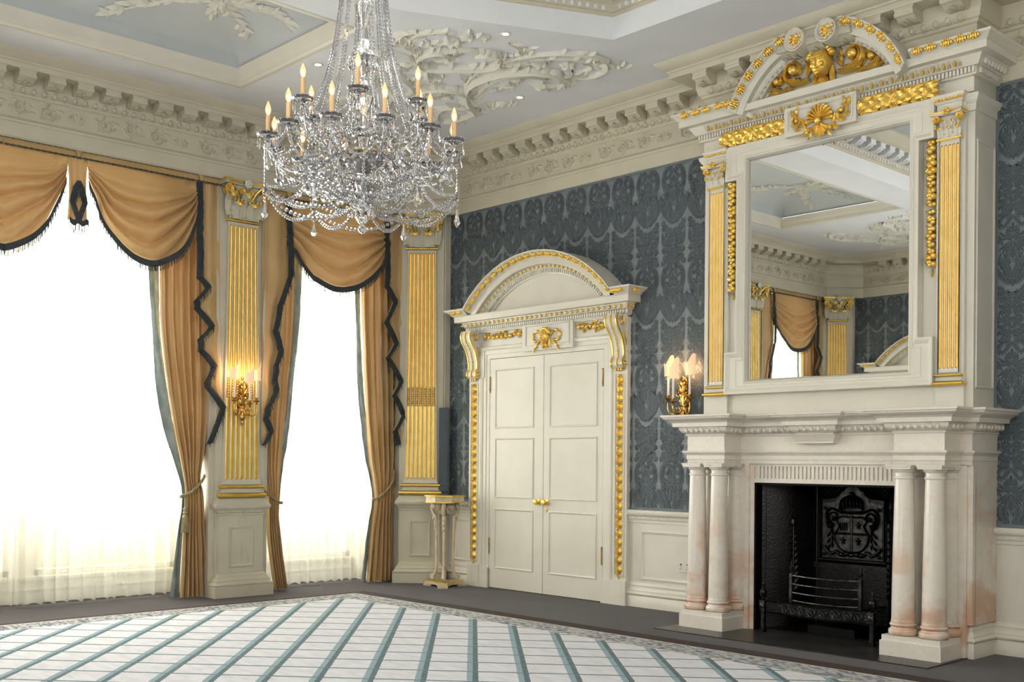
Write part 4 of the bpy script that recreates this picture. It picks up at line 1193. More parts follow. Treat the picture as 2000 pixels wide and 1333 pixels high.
def console(b_w, b_g, x, z0, z1, w, dtop, dbot):
    """S-scroll bracket: built in frame face -Y, local x,y,z world-like"""
    h = z1 - z0
    prof = crv([(z1, dtop), (z1 - h * .12, dtop * 1.12), (z1 - h * .24, dtop * .98), (z1 - h * .42, dtop * .55), (z1 - h * .62, dbot * .85), (z1 - h * .78, dbot * .75), (z1 - h * .86, dbot * 1.15), (z1 - h * .93, dbot * 1.25), (z0, dbot * .7)], 5)
    def ridge(b, xa, xb, add):
        A = [(b.V(xa, -d - add, z), b.V(xb, -d - add, z), b.V(xb, 0, z), b.V(xa, 0, z)) for z, d in prof]
        for i in range(len(A) - 1):
            a, c = A[i], A[i + 1]
            b.F(a[1], a[0], c[0], c[1]); b.F(a[2], a[1], c[1], c[2]); b.F(a[0], a[3], c[3], c[0])
        b.F(*A[0]); b.F(*A[-1][::-1])
    ridge(b_w, x - w / 2, x + w / 2, 0)
    def rim(b, xa, xb):
        A = [(b.V(xa, -d - .008, z), b.V(xb, -d - .008, z), b.V(xb, -d + .014, z), b.V(xa, -d + .014, z)) for z, d in prof]
        for i in range(len(A) - 1):
            a, c = A[i], A[i + 1]
            b.F(a[1], a[0], c[0], c[1]); b.F(a[2], a[1], c[1], c[2]); b.F(a[0], a[3], c[3], c[0])
    for s_ in (-1, 1):
        rim(b_g, x + s_ * (w / 2 - .006) - .009, x + s_ * (w / 2 - .006) + .009)
        b_g.push(Matrix.Translation((x + s_ * (w / 2 + .002), 0, 0)) @ Matrix.Rotation(s_ * pi / 2, 4, 'Y') @ Matrix.Rotation(0, 4, 'Z'))
        b_g.pop()
    for i in range(2, len(prof) - 3):
        z, d = prof[i]; b_g.ell((x, -d - .006, z), (.012, .012, h * .018), 6, 4)
    for s_ in (-1, 1):     # side volutes
        X = x + s_ * (w / 2 + .004)
        for cz, cd, r in ((z1 - h * .14, dtop * .55, dtop * .36), (z0 + h * .09, dbot * .55, dbot * .5)):
            pts = [(X, -(cd + r * (1 - .8 * t) * cos(4 * pi * t)), cz + r * (1 - .8 * t) * sin(4 * pi * t)) for t in [k / 20 for k in range(21)]]
            b_g.tube(pts, .006, 5); b_g.ell((X, -cd, cz), (.01, r * .2, r * .2), 6, 4)
        for k in range(4): b_g.ell((X, -(dtop * .3 - .012 * k), z1 - h * (.36 + .06 * k)), (.008, .012, .02), 6, 4)
    for k in range(3): b_g.ell((x + (k - 1) * w * .22, -dbot * .5, z0 - .012), (.016, .02, .02), 6, 4)

def flower_tab(b, x, y, z, w, h):
    """leafy boss on a crown moulding, pointing out of the wall (-Y)"""
    b.ell((x, y - .004, z), (w * .16, .020, h * .30), 8, 5)
    for k in (-2, -1, 1, 2):
        b.ell((x + k * w * .19, y - .004, z + h * (.10 - .04 * abs(k))), (w * .11, .016, h * (.46 - .08 * abs(k))), 7, 5)
    for k in (-1, 0, 1):
        b.ell((x + k * w * .16, y - .010, z + h * (.38 - .12 * abs(k))), (w * .09, .014, h * .16), 6, 4)
        b.ell((x + k * w * .22, y - .006, z - h * (.34 - .08 * abs(k))), (w * .10, .014, h * .14), 6, 4)

DX = 2.0
def doorcase(label):
    root = empty('door_surround', (DX, -.06, 0), label, 'door surround')
    P = lambda nm, b, m, sm=40, par=None: obj(nm, b, m, par or root, sm)
    # outer pilaster strips with plinth blocks
    for s_ in (-1, 1):
        b = M(); x = DX + s_ * 1.16
        b.box(x - .10, x + .10, -.055, 0, 0, 3.06); b.box(x - .105, x + .105, -.075, 0, 0, .26)
        b.push(face(0, -.055, 0)); b.sweep([(x - .068, .30), (x - .068, 2.44), (x + .068, 2.44), (x + .068, .30)], [(0, 0), (0, .008), (.01, .010), (.016, .0)], True, -1); b.pop()
        P('jamb_strip', b, CREAM, 35)
        rd = random.Random(5)
        b = M(); b.push(face(0, -.055, 0)); leaf_drop(b, x, .30, 2.43, .095, rd); b.pop(); P('gilt_leaf_drop', b, GOLD, 60)
        bw, bg = M(), M(); bw.push(TX(0, -.05, 0)); bg.push(TX(0, -.05, 0)); console(bw, bg, x, 2.49, 3.055, .165, .15, .055); bw.pop(); bg.pop()
        c = P('console_bracket', bw, CREAM, 40); P('gilding', bg, GOLD, 50, c)
    # architrave with ears at the top
    ar = [(DX - .91, 0.0), (DX - .91, 2.715), (DX + .91, 2.715), (DX + .91, 0.0)]
    b = M(); b.push(face(0, 0, 0))
    b.sweep(ar, [(0, .0), (0, .038), (.012, .042), (.05, .042), (.052, .05), (.10, .052), (.104, .062), (.125, .07), (.14, .066), (.148, .055), (.148, 0)], False, 1)
    b.pop()
    b.box(DX - 1.065, DX - .91, -.068, 0, 0, .24); b.box(DX + .91, DX + 1.065, -.068, 0, 0, .24)
    P('architrave', b, CREAM, 35)
    b = M()   # frieze board, ears and centre tablet
    b.box(DX - 1.10, DX + 1.10, -.045, 0, 2.86, 3.06)
    for s_ in (-1, 1):
        x0, x1 = sorted((DX + s_ * .99, DX + s_ * 1.08)); b.box(x0, x1, -.062, 0, 2.50, 2.86)
    b.box(DX - .30, DX + .50, -.095, 0, 2.76, 3.09)
    b.push(face(0, -.095, 0)); b.sweep([(DX - .27, 2.79), (DX - .27, 3.06), (DX + .47, 3.06), (DX + .47, 2.79)][:0] or [(DX - .25, 2.80), (DX - .25, 3.05), (DX + .45, 3.05), (DX + .45, 2.80)], [(0, 0), (0, .01), (.012, .012), (.02, .002)], True, -1); b.pop()
    P('frieze', b, CREAM, 35)
    rd = random.Random(2)
    for xa, xb in ((DX - 1.0, DX - .34), (DX + .54, DX + 1.06)):
        b = M(); b.push(face(0, -.05, 0)); bud_garland(b, xa, xb, 2.985, .025, 9, .026, rd)
        b.leaf(((xa + xb) / 2, 2.99), pi / 2, .09, .05, .03); b.pop(); P('gilt_fruit_swag', b, GOLD, 60)
    b = M(); b.push(face(0, -.10, 0)); x = DX + .10
    mask(b, x, 2.90, .19)
    for s_ in (-1, 1):
        for c_ in (crv([(x + s_ * .07, 2.92), (x + s_ * .14, 2.97), (x + s_ * .21, 2.93), (x + s_ * .19, 2.86), (x + s_ * .11, 2.86), (x + s_ * .16, 2.80), (x + s_ * .20, 2.74)], 5),):
            b.rib(c_, lambda t: .028 + .008 * sin(t * 40), .02)
    b.pop(); P('gilt_mask', b, GOLD, 60)
    # cornice, broken by the pediment: the crown only outside the arc
    hw = 1.26
    path = [(DX - hw, 0), (DX - hw, -.075), (DX + hw, -.075), (DX + hw, 0)]
    # dentil + egg + corona
    b = M()
    b.sweep(path, [(0, 3.04), (.01, 3.05), (.012, 3.10), (.03, 3.105), (.045, 3.12), (.058, 3.155), (.062, 3.165), (.125, 3.168), (.125, 3.235), (.132, 3.24)], False, -1)
    dentils(b, DX - hw, DX + hw, -.118, -.08, 3.06, 3.098, .034, .02)
    for s_ in (-1, 1):
        for k in range(3): b.box(*sorted((DX + s_ * hw, DX + s_ * (hw + .03))), -.02 - .03 * k - .016, -.02 - .03 * k, 3.06, 3.098)
    b.box(DX - hw, DX + hw, -.075, 0, 3.03, 3.24)
    b.box(DX - hw - .11, DX + hw + .11, -.19, 0, 3.235, 3.25)
    co_ = P('cornice', b, CREAM, 35)
    crown = [(.125, 3.238), (.135, 3.245), (.15, 3.262), (.19, 3.288), (.215, 3.30), (.222, 3.315), (.0, 3.318)]
    XA = 1.14
    for pth in ([(DX - hw, 0), (DX - hw, -.075), (DX - XA, -.075)], [(DX + XA + .06, -.075), (DX + hw, -.075), (DX + hw, 0)]):
        b = M(); b.sweep(pth, crown, False, -1); P('crown_moulding', b, CREAM, 35, co_)
    b = M()
    egg_run(b, DX - hw - .03, DX + hw + .03, -.135, 3.135, .079, .018, .019, .016, m_egg=0, m_dart=0, low=True)
    for x in (DX - 1.33, DX - 1.23, DX + 1.23, DX + 1.31): flower_tab(b, x, -.262, 3.278, .088, .066)
    for s_ in (-1, 1):
        b.push(TX(DX + s_ * (hw + .19), -.16, 0, s_ * pi / 2)); flower_tab(b, 0, 0, 3.275, .085, .055); b.pop()
        for k in range(3): b.ell((DX + s_ * (hw + .056), -.06 - .05 * k + .03, 3.135), (.015, .016, .018), 6, 4)
    P('gilt_eggs', b, GOLD, 60, co_)
    # segmental pediment
    cx = DX + .03; c = 1.17; hgt = .545; Rr = (c * c + hgt * hgt) / (2 * hgt); z0 = 3.305
    czc = z0 + hgt - Rr; a0 = math.asin(c / Rr)
    path = [(cx + Rr * sin(a), czc + Rr * cos(a)) for a in [-a0 + 2 * a0 * k / 48 for k in range(49)]]
    b = M(); b.push(face(0, 0, 0))
    prof = [(.0, .0), (.0, .29), (.012, .288), (.02, .27), (.05, .235), (.066, .222), (.072, .215), (.080, .205), (.082, .20), (.145, .198), (.147, .145), (.17, .135), (.188, .115), (.192, .105), (.225, .10), (.227, .075), (.24, .07), (.242, .05), (.26, .045)]
    b.sweep(path, prof, False, -1, caps=False)
    # tympanum
    ty = [(cx + (Rr - .25) * sin(a), czc + (Rr - .25) * cos(a)) for a in [-a0 * 1.0 + 2 * a0 * k / 40 for k in range(41)]]
    ty = [p for p in ty if p[1] > 3.24]
    b.poly([(ty[0][0], 3.24)] + ty + [(ty[-1][0], 3.24)], .05, flip=True)
    for k in range(64):     # arc dentils
        a = -a0 * .93 + 1.86 * a0 * (k + .5) / 64; r = Rr - .209
        if czc + r * cos(a) < 3.26: continue
        b.push(Matrix.Translation((cx + r * sin(a), czc + r * cos(a), .10)) @ Matrix.Rotation(-a, 4, 'Z')); b.box(-.009, .009, -.016, .016, 0, .018); b.pop()
    b.pop()
    pe = P('pediment', b, CREAM, 35)
    b = M(); b.push(face(0, 0, 0))
    for k in range(23):
        a = -a0 + 2 * a0 * (k + .5) / 23; r = Rr - .042
        b.push(Matrix.Translation((cx + r * sin(a), czc + r * cos(a), .252)) @ Matrix.Rotation(-a, 4, 'Z') @ Matrix.Rotation(-pi / 2, 4, 'X') @ Matrix.Rotation(.5, 4, 'X')); flower_tab(b, 0, 0, 0, .095, .07); b.pop()
    for k in range(34):
        a = -a0 * .95 + 1.9 * a0 * (k + .5) / 34; r = Rr - .165
        if czc + r * cos(a) < 3.26: continue
        b.ell((cx + r * sin(a), czc + r * cos(a), .145), .0165, 7, 5)
    b.pop(); P('gilt_bosses', b, GOLD, 60, pe)
    return root

def door_leaves(n, label=None):
    root = struct('door_%d' % n, M(), CREAM) if False else None
    b = M(); b.box(DX - .912, DX + .912, -.012, .02, 0.0, 2.715)       # lining behind leaves
    root = struct('door_%d' % n, b, SOOT)
    for s_ in (-1, 1):
        b = M(); x0, x1 = (DX - .905, DX - .004) if s_ < 0 else (DX + .004, DX + .905)
        b.box(x0, x1, -.036, -.012, .008, 2.71)
        b.push(face(0, -.036, 0))
        pa, pb = x0 + (.11 if s_ < 0 else .10), x1 - (.155 if s_ < 0 else .10)
        pa, pb = (x0 + .105, x1 - .165) if s_ < 0 else (x0 + .10, x1 - .095)
        for z0, z1 in ((.25, .935), (1.085, 1.765), (1.90, 2.575)):
            b.sweep([(pa, z0), (pa, z1), (pb, z1), (pb, z0)], [(-.012, 0), (-.008, .010), (.0, .012), (.008, .006), (.012, -.004), (.018, -.010), (.03, -.010), (.06, -.001), (.065, 0)], True, -1)
        b.pop()
        lf_ = obj('door_leaf', b, CREAM, root, 35)
        kx = DX + s_ * .065
        b = M(); b.push(face(kx, -.036, 1.043)); b.lathe([(.034, 0), (.034, .006), (.014, .012), (.012, .035), (.028, .045), (.033, .058), (.027, .072), (.0, .078)], 18); b.pop()
        for k in range(8): a = 2 * pi * k / 8; b.ell((kx + .03 * cos(a), -.04, 1.043 + .03 * sin(a)), .007, 5, 4)
        obj('door_knob', b, GOLD, lf_, 40)
        for z in (.42, 2.33):
            b = M(); X = x0 + .004 if s_ < 0 else x1 - .004
            b.push(TX(X, -.044, 0)); b.lathe([(.007, z), (.007, z + .16)], 8); b.pop(); b.ell((X, -.044, z + .17), .009, 6, 4); b.ell((X, -.044, z - .01), .009, 6, 4)
            obj('hinge', b, BRASS, lf_)
    b = M(); b.push(face(DX + .06, -.038, .965)); b.lathe([(.012, 0), (.014, .006), (.0, .01)], 12); b.pop(); b.box(DX + .053, DX + .067, -.046, -.038, .935, .96)
    obj('escutcheon', b, GOLD, root)
doorcase('cream door surround with arched gilt pediment around the double door in the damask wall')
door_leaves(1)
MIR[0] = True
doorcase('arched gilt door pediment seen in the lower right of the mirror reflection')
door_leaves(2)
MIR[0] = False
# ================================================================ fireplace
FX = 5.78
mant = empty('fireplace_mantel', (FX, -.45, 0), 'cream marble fireplace mantel with clustered columns and a deep moulded shelf below the mirror', 'fireplace')
def mp(nm, fn, m, sm=35, par=None):
    b = M(); fn(b); return obj(nm, b, m, par or mant, sm)
def colb(b, x, y):
    b.push(TX(x, y, 0))
    z = .168
    prof = [(.0, z), (.106, z)] + [(.100 + .014 * cos(a), z + .026 + .026 * sin(a)) for a in [-pi / 2 + pi * k / 6 for k in range(7)]]
    prof += [(.094, z + .055), (.092, z + .062), (.096, z + .068)] + [(.093 + .011 * cos(a), z + .082 + .013 * sin(a)) for a in [-pi / 2 + pi * k / 5 for k in range(6)]]
    prof += [(.094, z + .098), (.094, z + .105), (.091, z + .12)]
    for k in range(9):
        t = k / 8; prof.append((.091 - .019 * t ** 1.4, z + .12 + (1.385 - z - .12) * t))
    prof += [(.078, 1.39), (.080, 1.397), (.078, 1.404), (.072, 1.41), (.072, 1.436), (.078, 1.44), (.088, 1.452), (.092, 1.464), (.0, 1.464)]
    b.lathe(prof, 28)
    b.box(-.098, .098, -.098, .098, 1.464, 1.497)
    b.box(-.104, .104, -.104, .104, 1.482, 1.497)
    b.pop()
COLS = [(4.655, -.675), (4.895, -.675), (4.655, -.455), (4.90, -.44), (6.665, -.675), (6.915, -.675), (6.665, -.44), (6.915, -.455)]
for x, y in COLS: mp('column', lambda b, x=x, y=y: colb(b, x, y), MARBLE, 40)
for x0, x1 in ((4.55, 5.03), (6.53, 7.03)):
    def pb(b, x0=x0, x1=x1):
        b.box(x0, x1, -.80, -.33, .0085, .125); b.box(x0 + .012, x1 - .012, -.788, -.33, .125, .168)
    mp('plinth_block', pb, MARBW)
def jambL(b):
    b.box(4.50, 5.115, -.45, -.376, .0085, 1.50); b.box(5.03, 5.075, -.475, -.44, .0085, 1.50); b.box(4.46, 4.489, -.38, 0, .26, 1.497); b.box(4.46, 4.52, -.43, -.376, .26, 1.497)
def jambR(b):
    b.box(6.495, 7.06, -.45, -.376, .0085, 1.50); b.box(6.53, 6.56, -.475, -.44, .0085, 1.50); b.box(7.071, 7.10, -.38, .0, .26, 1.497); b.box(7.0, 7.10, -.43, -.376, .26, 1.497)
mp('jamb', jambL, MARBLE); mp('jamb', jambR, MARBLE)
def lintel(b):
    b.box(5.115, 6.495, -.45, -.376, 1.328, 1.36); b.box(5.115, 6.495, -.45, -.376, 1.475, 1.50)
    b.box(5.115, 6.495, -.435, -.376, 1.36, 1.475)
    n = 34; w = (6.48 - 5.14) / n
    for i in range(n):
        x = 5.14 + w * (i + .5); b.box(x - w * .30, x + w * .30, -.452, -.435, 1.352, 1.478)
    for k in range(n + 1):
        x = 5.14 + w * k; b.push(face(x, -.437, 1.362)); b.lathe([(w * .22, 0), (w * .2, .012)], 8); b.pop()
mp('fluted_lintel', lintel, MARBW)
MPATH = [(4.46, 0), (4.46, -.45), (4.57, -.45), (4.57, -.72), (4.98, -.72), (4.98, -.47), (6.60, -.47), (6.60, -.72), (7.01, -.72), (7.01, -.45), (7.10, -.45), (7.10, 0)]
def ent(b):
    b.sweep(MPATH, [(-.3, 1.497), (.0, 1.497), (.0, 1.53), (.006, 1.533), (.006, 1.57), (.012, 1.573), (.018, 1.585), (.03, 1.592), (.034, 1.60), (.034, 1.61), (0, 1.612), (0, 1.752)], False, -1, caps=False)
    b.box(4.58, 4.97, -.71, -.1, 1.498, 1.75); b.box(6.61, 7.0, -.71, -.1, 1.498, 1.75)
mp('frieze', ent, MARBW)
P2 = [(4.46, 0), (4.46, -.45), (4.57, -.45), (4.57, -.72), (4.98, -.72), (4.98, -.47), (5.61, -.47), (5.61, -.535), (5.95, -.535), (5.95, -.47), (6.60, -.47), (6.60, -.72), (7.01, -.72), (7.01, -.45), (7.10, -.45), (7.10, 0)]
def shelf(b):
    pr = [(0, 1.742), (.012, 1.746), (.016, 1.756), (.01, 1.762), (.02, 1.768), (.036, 1.775), (.055, 1.80), (.058, 1.822), (.062, 1.826), (.098, 1.828), (.10, 1.862), (.108, 1.866), (.112, 1.872), (.13, 1.882), (.158, 1.895), (.166, 1.905), (.168, 1.912), (.178, 1.916), (.18, 1.932), (.176, 1.935), (-.10, 1.935)]
    b.sweep(P2, pr, False, -1, caps=False)
    b.box(4.40, 7.16, -.55, 0, 1.90, 1.9345); b.box(4.47, 5.08, -.80, -.5, 1.90, 1.9345); b.box(6.50, 7.1, -.80, -.5, 1.90, 1.9345)
    # pendent trapezoid below the tablet
    b.sweep([(5.61, -.46), (5.61, -.535), (5.95, -.535), (5.95, -.46)], [(-.0, 1.672), (.008, 1.675), (.01, 1.69), (.02, 1.70), (.024, 1.712), (.05, 1.745), (0, 1.75)], False, -1)
    b.box(5.61, 5.95, -.535, -.46, 1.672, 1.76)
sh = mp('shelf', shelf, MARBW)
def eggs(b):
    for i in range(len(P2) - 1):
        p, q = P2[i], P2[i + 1]; dx, dy = q[0] - p[0], q[1] - p[1]; l = sqrt(dx * dx + dy * dy)
        if l < .1: continue
        b.push(TX(p[0], p[1], 0, atan2(dy, dx)))
        e0 = -.03 if i in (3, 7, 8, 11) else .045
        n = max(1, int((l - .0) / .058)); 
        for k in range(n):
            x = (k + .5) * l / n
            b.ell((x, -.052, 1.796), (.019, .018, .024), 8, 5)
            b.tube([(x - .024, -.056, 1.818), (x - .0085, -.052, 1.79), (x, -.045, 1.767), (x + .0085, -.052, 1.79), (x + .024, -.056, 1.818)], .003, 4, cap=False)
        b.pop()
mp('egg_and_dart', eggs, MARBW, 50, sh)

b = M(); b.box(4.48, 7.06, -1.07, -.30, -.01, .008)
obj('hearth_slab', b, SLATE, None, None, 'dark polished stone hearth slab lying in front of the marble fireplace', 'hearth')

# firebox interior
fb = M()
fb.box(5.06, 5.115, -.374, .30, 0, 1.42); fb.box(6.495, 6.56, -.374, .30, 0, 1.42)
fb.box(5.06, 6.56, .18, .30, 0, 1.42); fb.box(5.06, 6.56, -.374, .30, 1.335, 1.42); fb.box(5.1, 6.5, -.29, .18, -.02, .018)
# iron rim round the opening
fb.box(5.116, 5.135, -.445, -.37, .0085, 1.327); fb.box(6.475, 6.494, -.445, -.37, .0085, 1.327); fb.box(5.116, 6.494, -.445, -.37, 1.31, 1.327)
fbo = obj('firebox', fb, SOOT, None, None, 'black firebox recess behind the grate inside the marble fireplace', 'firebox')
for s_ in (-1, 1):    # canted cast side panels with plant relief
    b = M(); x0 = FX + s_ * .655; x1 = FX + s_ * .36
    T = Matrix.Translation((x0, -.34, 0)) @ Matrix.Rotation(atan2(.48, (x1 - x0)), 4, 'Z') @ Matrix.Rotation(pi / 2, 4, 'X')
    b.push(T); l = sqrt(.48 ** 2 + (x1 - x0) ** 2); sg = 1 if s_ > 0 else 1
    b.grid(lambda u, v: (u * l, .02 + v * 1.3, (.05 * sin(pi * u) * (1 if s_ < 0 else -1))), 12, 2)
    zf = (1 if s_ < 0 else -1)
    for k in range(9):
        for q in (-1, 1):
            b.leaf((l * .5, .35 + k * .06), pi / 2 + q * .9, .10 - .006 * k, .035, .02 * zf, -q * .8, 4, .05 * zf)
    b.tube([(l * .5, .2, .055 * zf), (l * .5, .95, .055 * zf)], .008, 5); b.ell((l * .5, .97, .05 * zf), (.03, .05, .02), 8, 5)
    for k in (.03, .06): b.tube([(k, .02, .01 * zf), (k, 1.3, .01 * zf)], .007, 5); b.tube([(l - k, .02, .01 * zf), (l - k, 1.3, .01 * zf)], .007, 5)
    b.pop(); obj('side_panel', b, IRON, fbo, 60)
b = M(); b.push(face(0, .176, 0))
for i in range(-12, 26):
    for s_ in (-1, 1):
        p = []
        x = 5.3 + i * .045
        za, zb = 1.0, 1.33
        b.rib([(x, za), (x + s_ * .33, zb)], .006, .006)
b.pop(); obj('lattice_ground', b, IRON, fbo)

# fireback with crowned shield
bk = empty('fireback', (FX, .10, .62), 'black iron fireback with a crowned quartered shield in relief, above the grate', 'fireback')
def plate(w, h0, top):
    s = [(-w, h0), (-w, .545 + (w - .315)), (-.185 - (w - .315) * .6, .56 + (w - .315)), (-.14, .60), (-.12, .635), (-.09, .645), (-.06, .675), (0, top)]
    c = crv(s[2:], 4)
    L_ = [s[0], s[1]] + c
    return L_ + [(-x, y) for x, y in L_[::-1][1:]]
b = M(); b.push(face(FX, .12, .625))
o1 = plate(.33, 0, .69); o2 = plate(.29, .035, .655)
b.prism([(x, y) for x, y in o1][::-1], 0, .03)
b.pop(); obj('plate', b, IRON, bk, 30)
b = M(); b.push(face(FX, .09, .625))
b.prism([(x, y) for x, y in o2][::-1], 0, .004)
b.pop(); obj('field', b, IRONP, bk)
b = M(); b.push(face(FX, .088, .625))
b.rib(o1, .022, .016); b.rib([(x * .94, .01 + y * .975) for x, y in o1], .012, .014)
b.rib([(-.33, .012), (.33, .012)], .03, .014)
b.pop(); obj('moulded_rim', b, IRON, bk, 60)
b = M(); b.push(face(FX, .086, .625)); 
sh_ = [(0, .09), (.09, .105), (.15, .17), (.165, .24), (.135, .29), (.12, .33), (.145, .37), (.10, .405), (.03, .40), (0, .41)]
shc = crv(sh_, 5); full = shc + [(-x, y) for x, y in shc[::-1][1:]]
b.cm = 0; b.prism(full, 0, .010)
b.rib([(0, .10), (0, .41)], .026, .018, .006); b.rib([(-.155, .255), (.155, .255)], .026, .018, .006)
obj('shield', (b.pop(), b)[1], IRONP, bk, 40)
b = M(); b.push(face(FX, .080, .625))
b.rib(full, .016, .016)
for i in range(4):     # portcullis
    b.rib([(-.105 + i * .02, .285), (-.105 + i * .02, .35)], .006, .012, .006); b.rib([(-.112, .285 + i * .021), (-.038, .285 + i * .021)], .006, .012, .006)
for cx, cy in ((.07, .33), (-.08, .19), (.07, .19)):      # quarter charges
    for k in range(5):
        a = pi / 2 + 2 * pi * k / 5; b.leaf((cx, cy), a, .035, .018, .014, .3, 4, .004)
    b.ell((cx, cy + .012, .012), (.012, .02, .012), 7, 5); b.ell((cx, cy - .022, .012), (.018, .012, .01), 7, 5)
for s_ in (-1, 1):     # mantling
    b.spiral((s_ * .175, .395), .065, 1.4, .02, .022, -pi / 2, s_, n=24)
    b.rib(crv([(s_ * .12, .45), (s_ * .20, .475), (s_ * .25, .43), (s_ * .245, .35), (s_ * .20, .30), (s_ * .20, .26)]), .022, .022)
    b.spiral((s_ * .205, .325), .04, 1.2, .016, .02, pi / 2, -s_, n=18)
    for k in range(6): b.leaf((s_ * (.20 + .012 * (k % 2)), .29 - k * .028), -pi / 2 + s_ * (.5 if k % 2 else -.4), .06, .022, .018, s_ * .6, 4)
    b.ell((s_ * .26, .475, .008), .018, 7, 5); b.ell((s_ * .265, .062, .008), .018, 7, 5)
    b.rib(crv([(s_ * .02, .075), (s_ * .10, .06), (s_ * .15, .09), (s_ * .20, .07), (s_ * .265, .115), (s_ * .27, .14)]), .034, .022)
for k in range(5): b.ell((-.10 + .05 * k, .068 + .006 * (k % 2), .012), (.03, .022, .02), 8, 5)
obj('mantling', (b.pop(), b)[1], IRON, bk, 60)
b = M(); b.push(face(FX, .080, .625))
b.ell((0, .47, 0), (.12, .045, .03), 12, 6)
for k in range(-3, 4):
    b.rib(crv([(k * .032, .48), (k * .036, .53), (k * .024, .575), (0, .60)]), .012, .03)
    b.ell((k * .033, .495, .025), .012, 6, 4)
b.rib([(-.11, .445), (.11, .445)], .03, .03); b.ell((0, .61, .012), (.02, .022, .02), 8, 5); b.rib(crv([(-.115, .47), (-.10, .54), (-.05, .58), (0, .595), (.05, .58), (.10, .54), (.115, .47)]), .014, .032)
obj('crown', (b.pop(), b)[1], IRON, bk, 60)

# fire grate
gr = empty('fire_grate', (FX, -.35, .02), 'black iron fire grate with urn finials and a pierced apron standing in the fireplace', 'fire grate')
def gp(nm, fn, m=IRON, sm=50, par=None):
    b = M(); fn(b); return obj(nm, b, m, par or gr, sm)
for s_ in (-1, 1):
    x = FX + s_ * .525; y = -.50
    def leg(b, x=x, y=y):
        b.box(x - .022, x + .022, y - .022, y + .022, .0082, .045); b.box(x - .016, x + .016, y - .018, y + .018, .045, .20); b.box(x - .024, x + .024, y - .026, y + .022, .20, .275)
        b.box(x - .028, x + .028, y - .03, y + .026, .275, .288)
        b.push(face(x, y - .026, .238)); b.lathe([(.022, 0), (.024, .004), (.014, .005), (.010, .009), (.0, .012)], 14); b.pop()
    lg = gp('leg', leg, IRONP)
    gp('urn_finial', lambda b, x=x, y=y: (b.push(TX(x, y, .288)), b.lathe([(.018, 0), (.02, .006), (.008, .014), (.008, .022), (.022, .034), (.030, .06), (.031, .085), (.024, .095), (.012, .10), (.008, .11), (.013, .12), (.008, .13), (.014, .142), (.010, .155), (.005, .165), (.008, .175), (.0, .185)], 16), b.pop()), IRON, 50, lg)
    gp('basket_post', lambda b, s_=s_: (b.box(FX + s_ * .335 - .014, FX + s_ * .335 + .014, -.37, -.34, .27, .53), b.push(TX(FX + s_ * .335, -.355, .53)), b.lathe([(.016, 0), (.008, .01), (.02, .03), (.022, .05), (.010, .06), (.007, .075), (.010, .085), (.0, .12)], 12), b.pop()), IRONP)
for z in (.515, .44, .365, .295):
    gp('bar', lambda b, z=z: b.tube([(FX + (.335) * t, -.355 - .035 * (1 - t * t), z - .008 * (1 - t * t)) for t in [k / 10 for k in range(-10, 11)]], .0075, 7), IRONP)
def yap(t): return -.50 - .07 * (cos(pi * t) * .5 + .5) + .03 * sin(pi * abs(t)) 
def apron(b):
    for zc, h in ((.282, .012), (.182, .012)):
        b.grid(lambda u, v: (FX + (-.50 + u), yap(2 * u - 1) - .006 * v, zc + (v - .5) * h), 40, 1)
        b.tube([(FX - .5 + u / 40, yap(2 * u / 40 - 1), zc) for u in range(41)], .008, 5)
    b.grid(lambda u, v: (FX + (-.50 + u), yap(2 * u - 1) + .004, lerp(.19, .275, v)), 40, 1)
gp('apron', apron)
def pier(b):
    for cx in (-.30, -.20, -.10, .0, .10, .2, .3, .39):
        t = cx / .5; y = yap(t) - .004
        for k in range(8):
            a = 2 * pi * k / 8; b.tube([(FX + cx, y, .232), (FX + cx + .03 * cos(a), y, .232 + .03 * sin(a))], .0035, 4)
        b.tube([(FX + cx + .034 * cos(2 * pi * k / 16), y, .232 + .034 * sin(2 * pi * k / 16)) for k in range(16)], .0035, 4, closed=True)
        b.ell((FX + cx, y, .232), .008, 6, 4)
        for s_ in (-1, 1): b.tube([(FX + cx + .05, y, .232 + s_ * .04), (FX + cx + .05 - .012, y, .232), (FX + cx + .05, y, .232 - s_ * .04)], .003, 4)
gp('pierced_rosettes', pier, IRONP)
gp('basket_back', lambda b: (b.box(FX - .36, FX + .36, .10, .14, .08, .60), b.box(FX - .37, FX + .37, .06, .12, .56, .61), b.box(FX - .34, FX + .34, -.34, .1, .262, .275)), IRON)
gp('ash_tray', lambda b: b.box(FX - .20, FX + .25, -.30, -.05, .0185, .09), SOOT)

# ================================================================ overmantel with mirror
om = empty('overmantel', (FX, -.40, 1.94), 'tall cream overmantel with gilt pilasters, laurel frieze and broken scroll pediment framing the mirror', 'overmantel')
def op(nm, fn, m=CREAM, sm=35, par=None):
    b = M(); fn(b); return obj(nm, b, m, par or om, sm)
YB = -.378
def mini_pil(b_c, b_g, b_cap_c, b_cap_g, x):
    w = .176; y = -.43
    b_c.box(x - .115, x + .115, y + .02, YB, 1.95, 4.40)
    b_c.box(x - w / 2 - .018, x + w / 2 + .018, y, YB, 2.16, 2.19)
    for z, h, o in ((2.138, .018, .04), (2.203, .011, .026)):
        b_g.push(TX(x, y, 0)); b_g.sweep([(-w / 2, .05), (-w / 2, 0), (w / 2, 0), (w / 2, .05)], [(0, z - h)] + [(o * .3 + o * .7 * cos(a), z + h * sin(a)) for a in [-pi / 2 + pi * k / 6 for k in range(7)]] + [(0, z + h)], False, -1); b_g.pop()
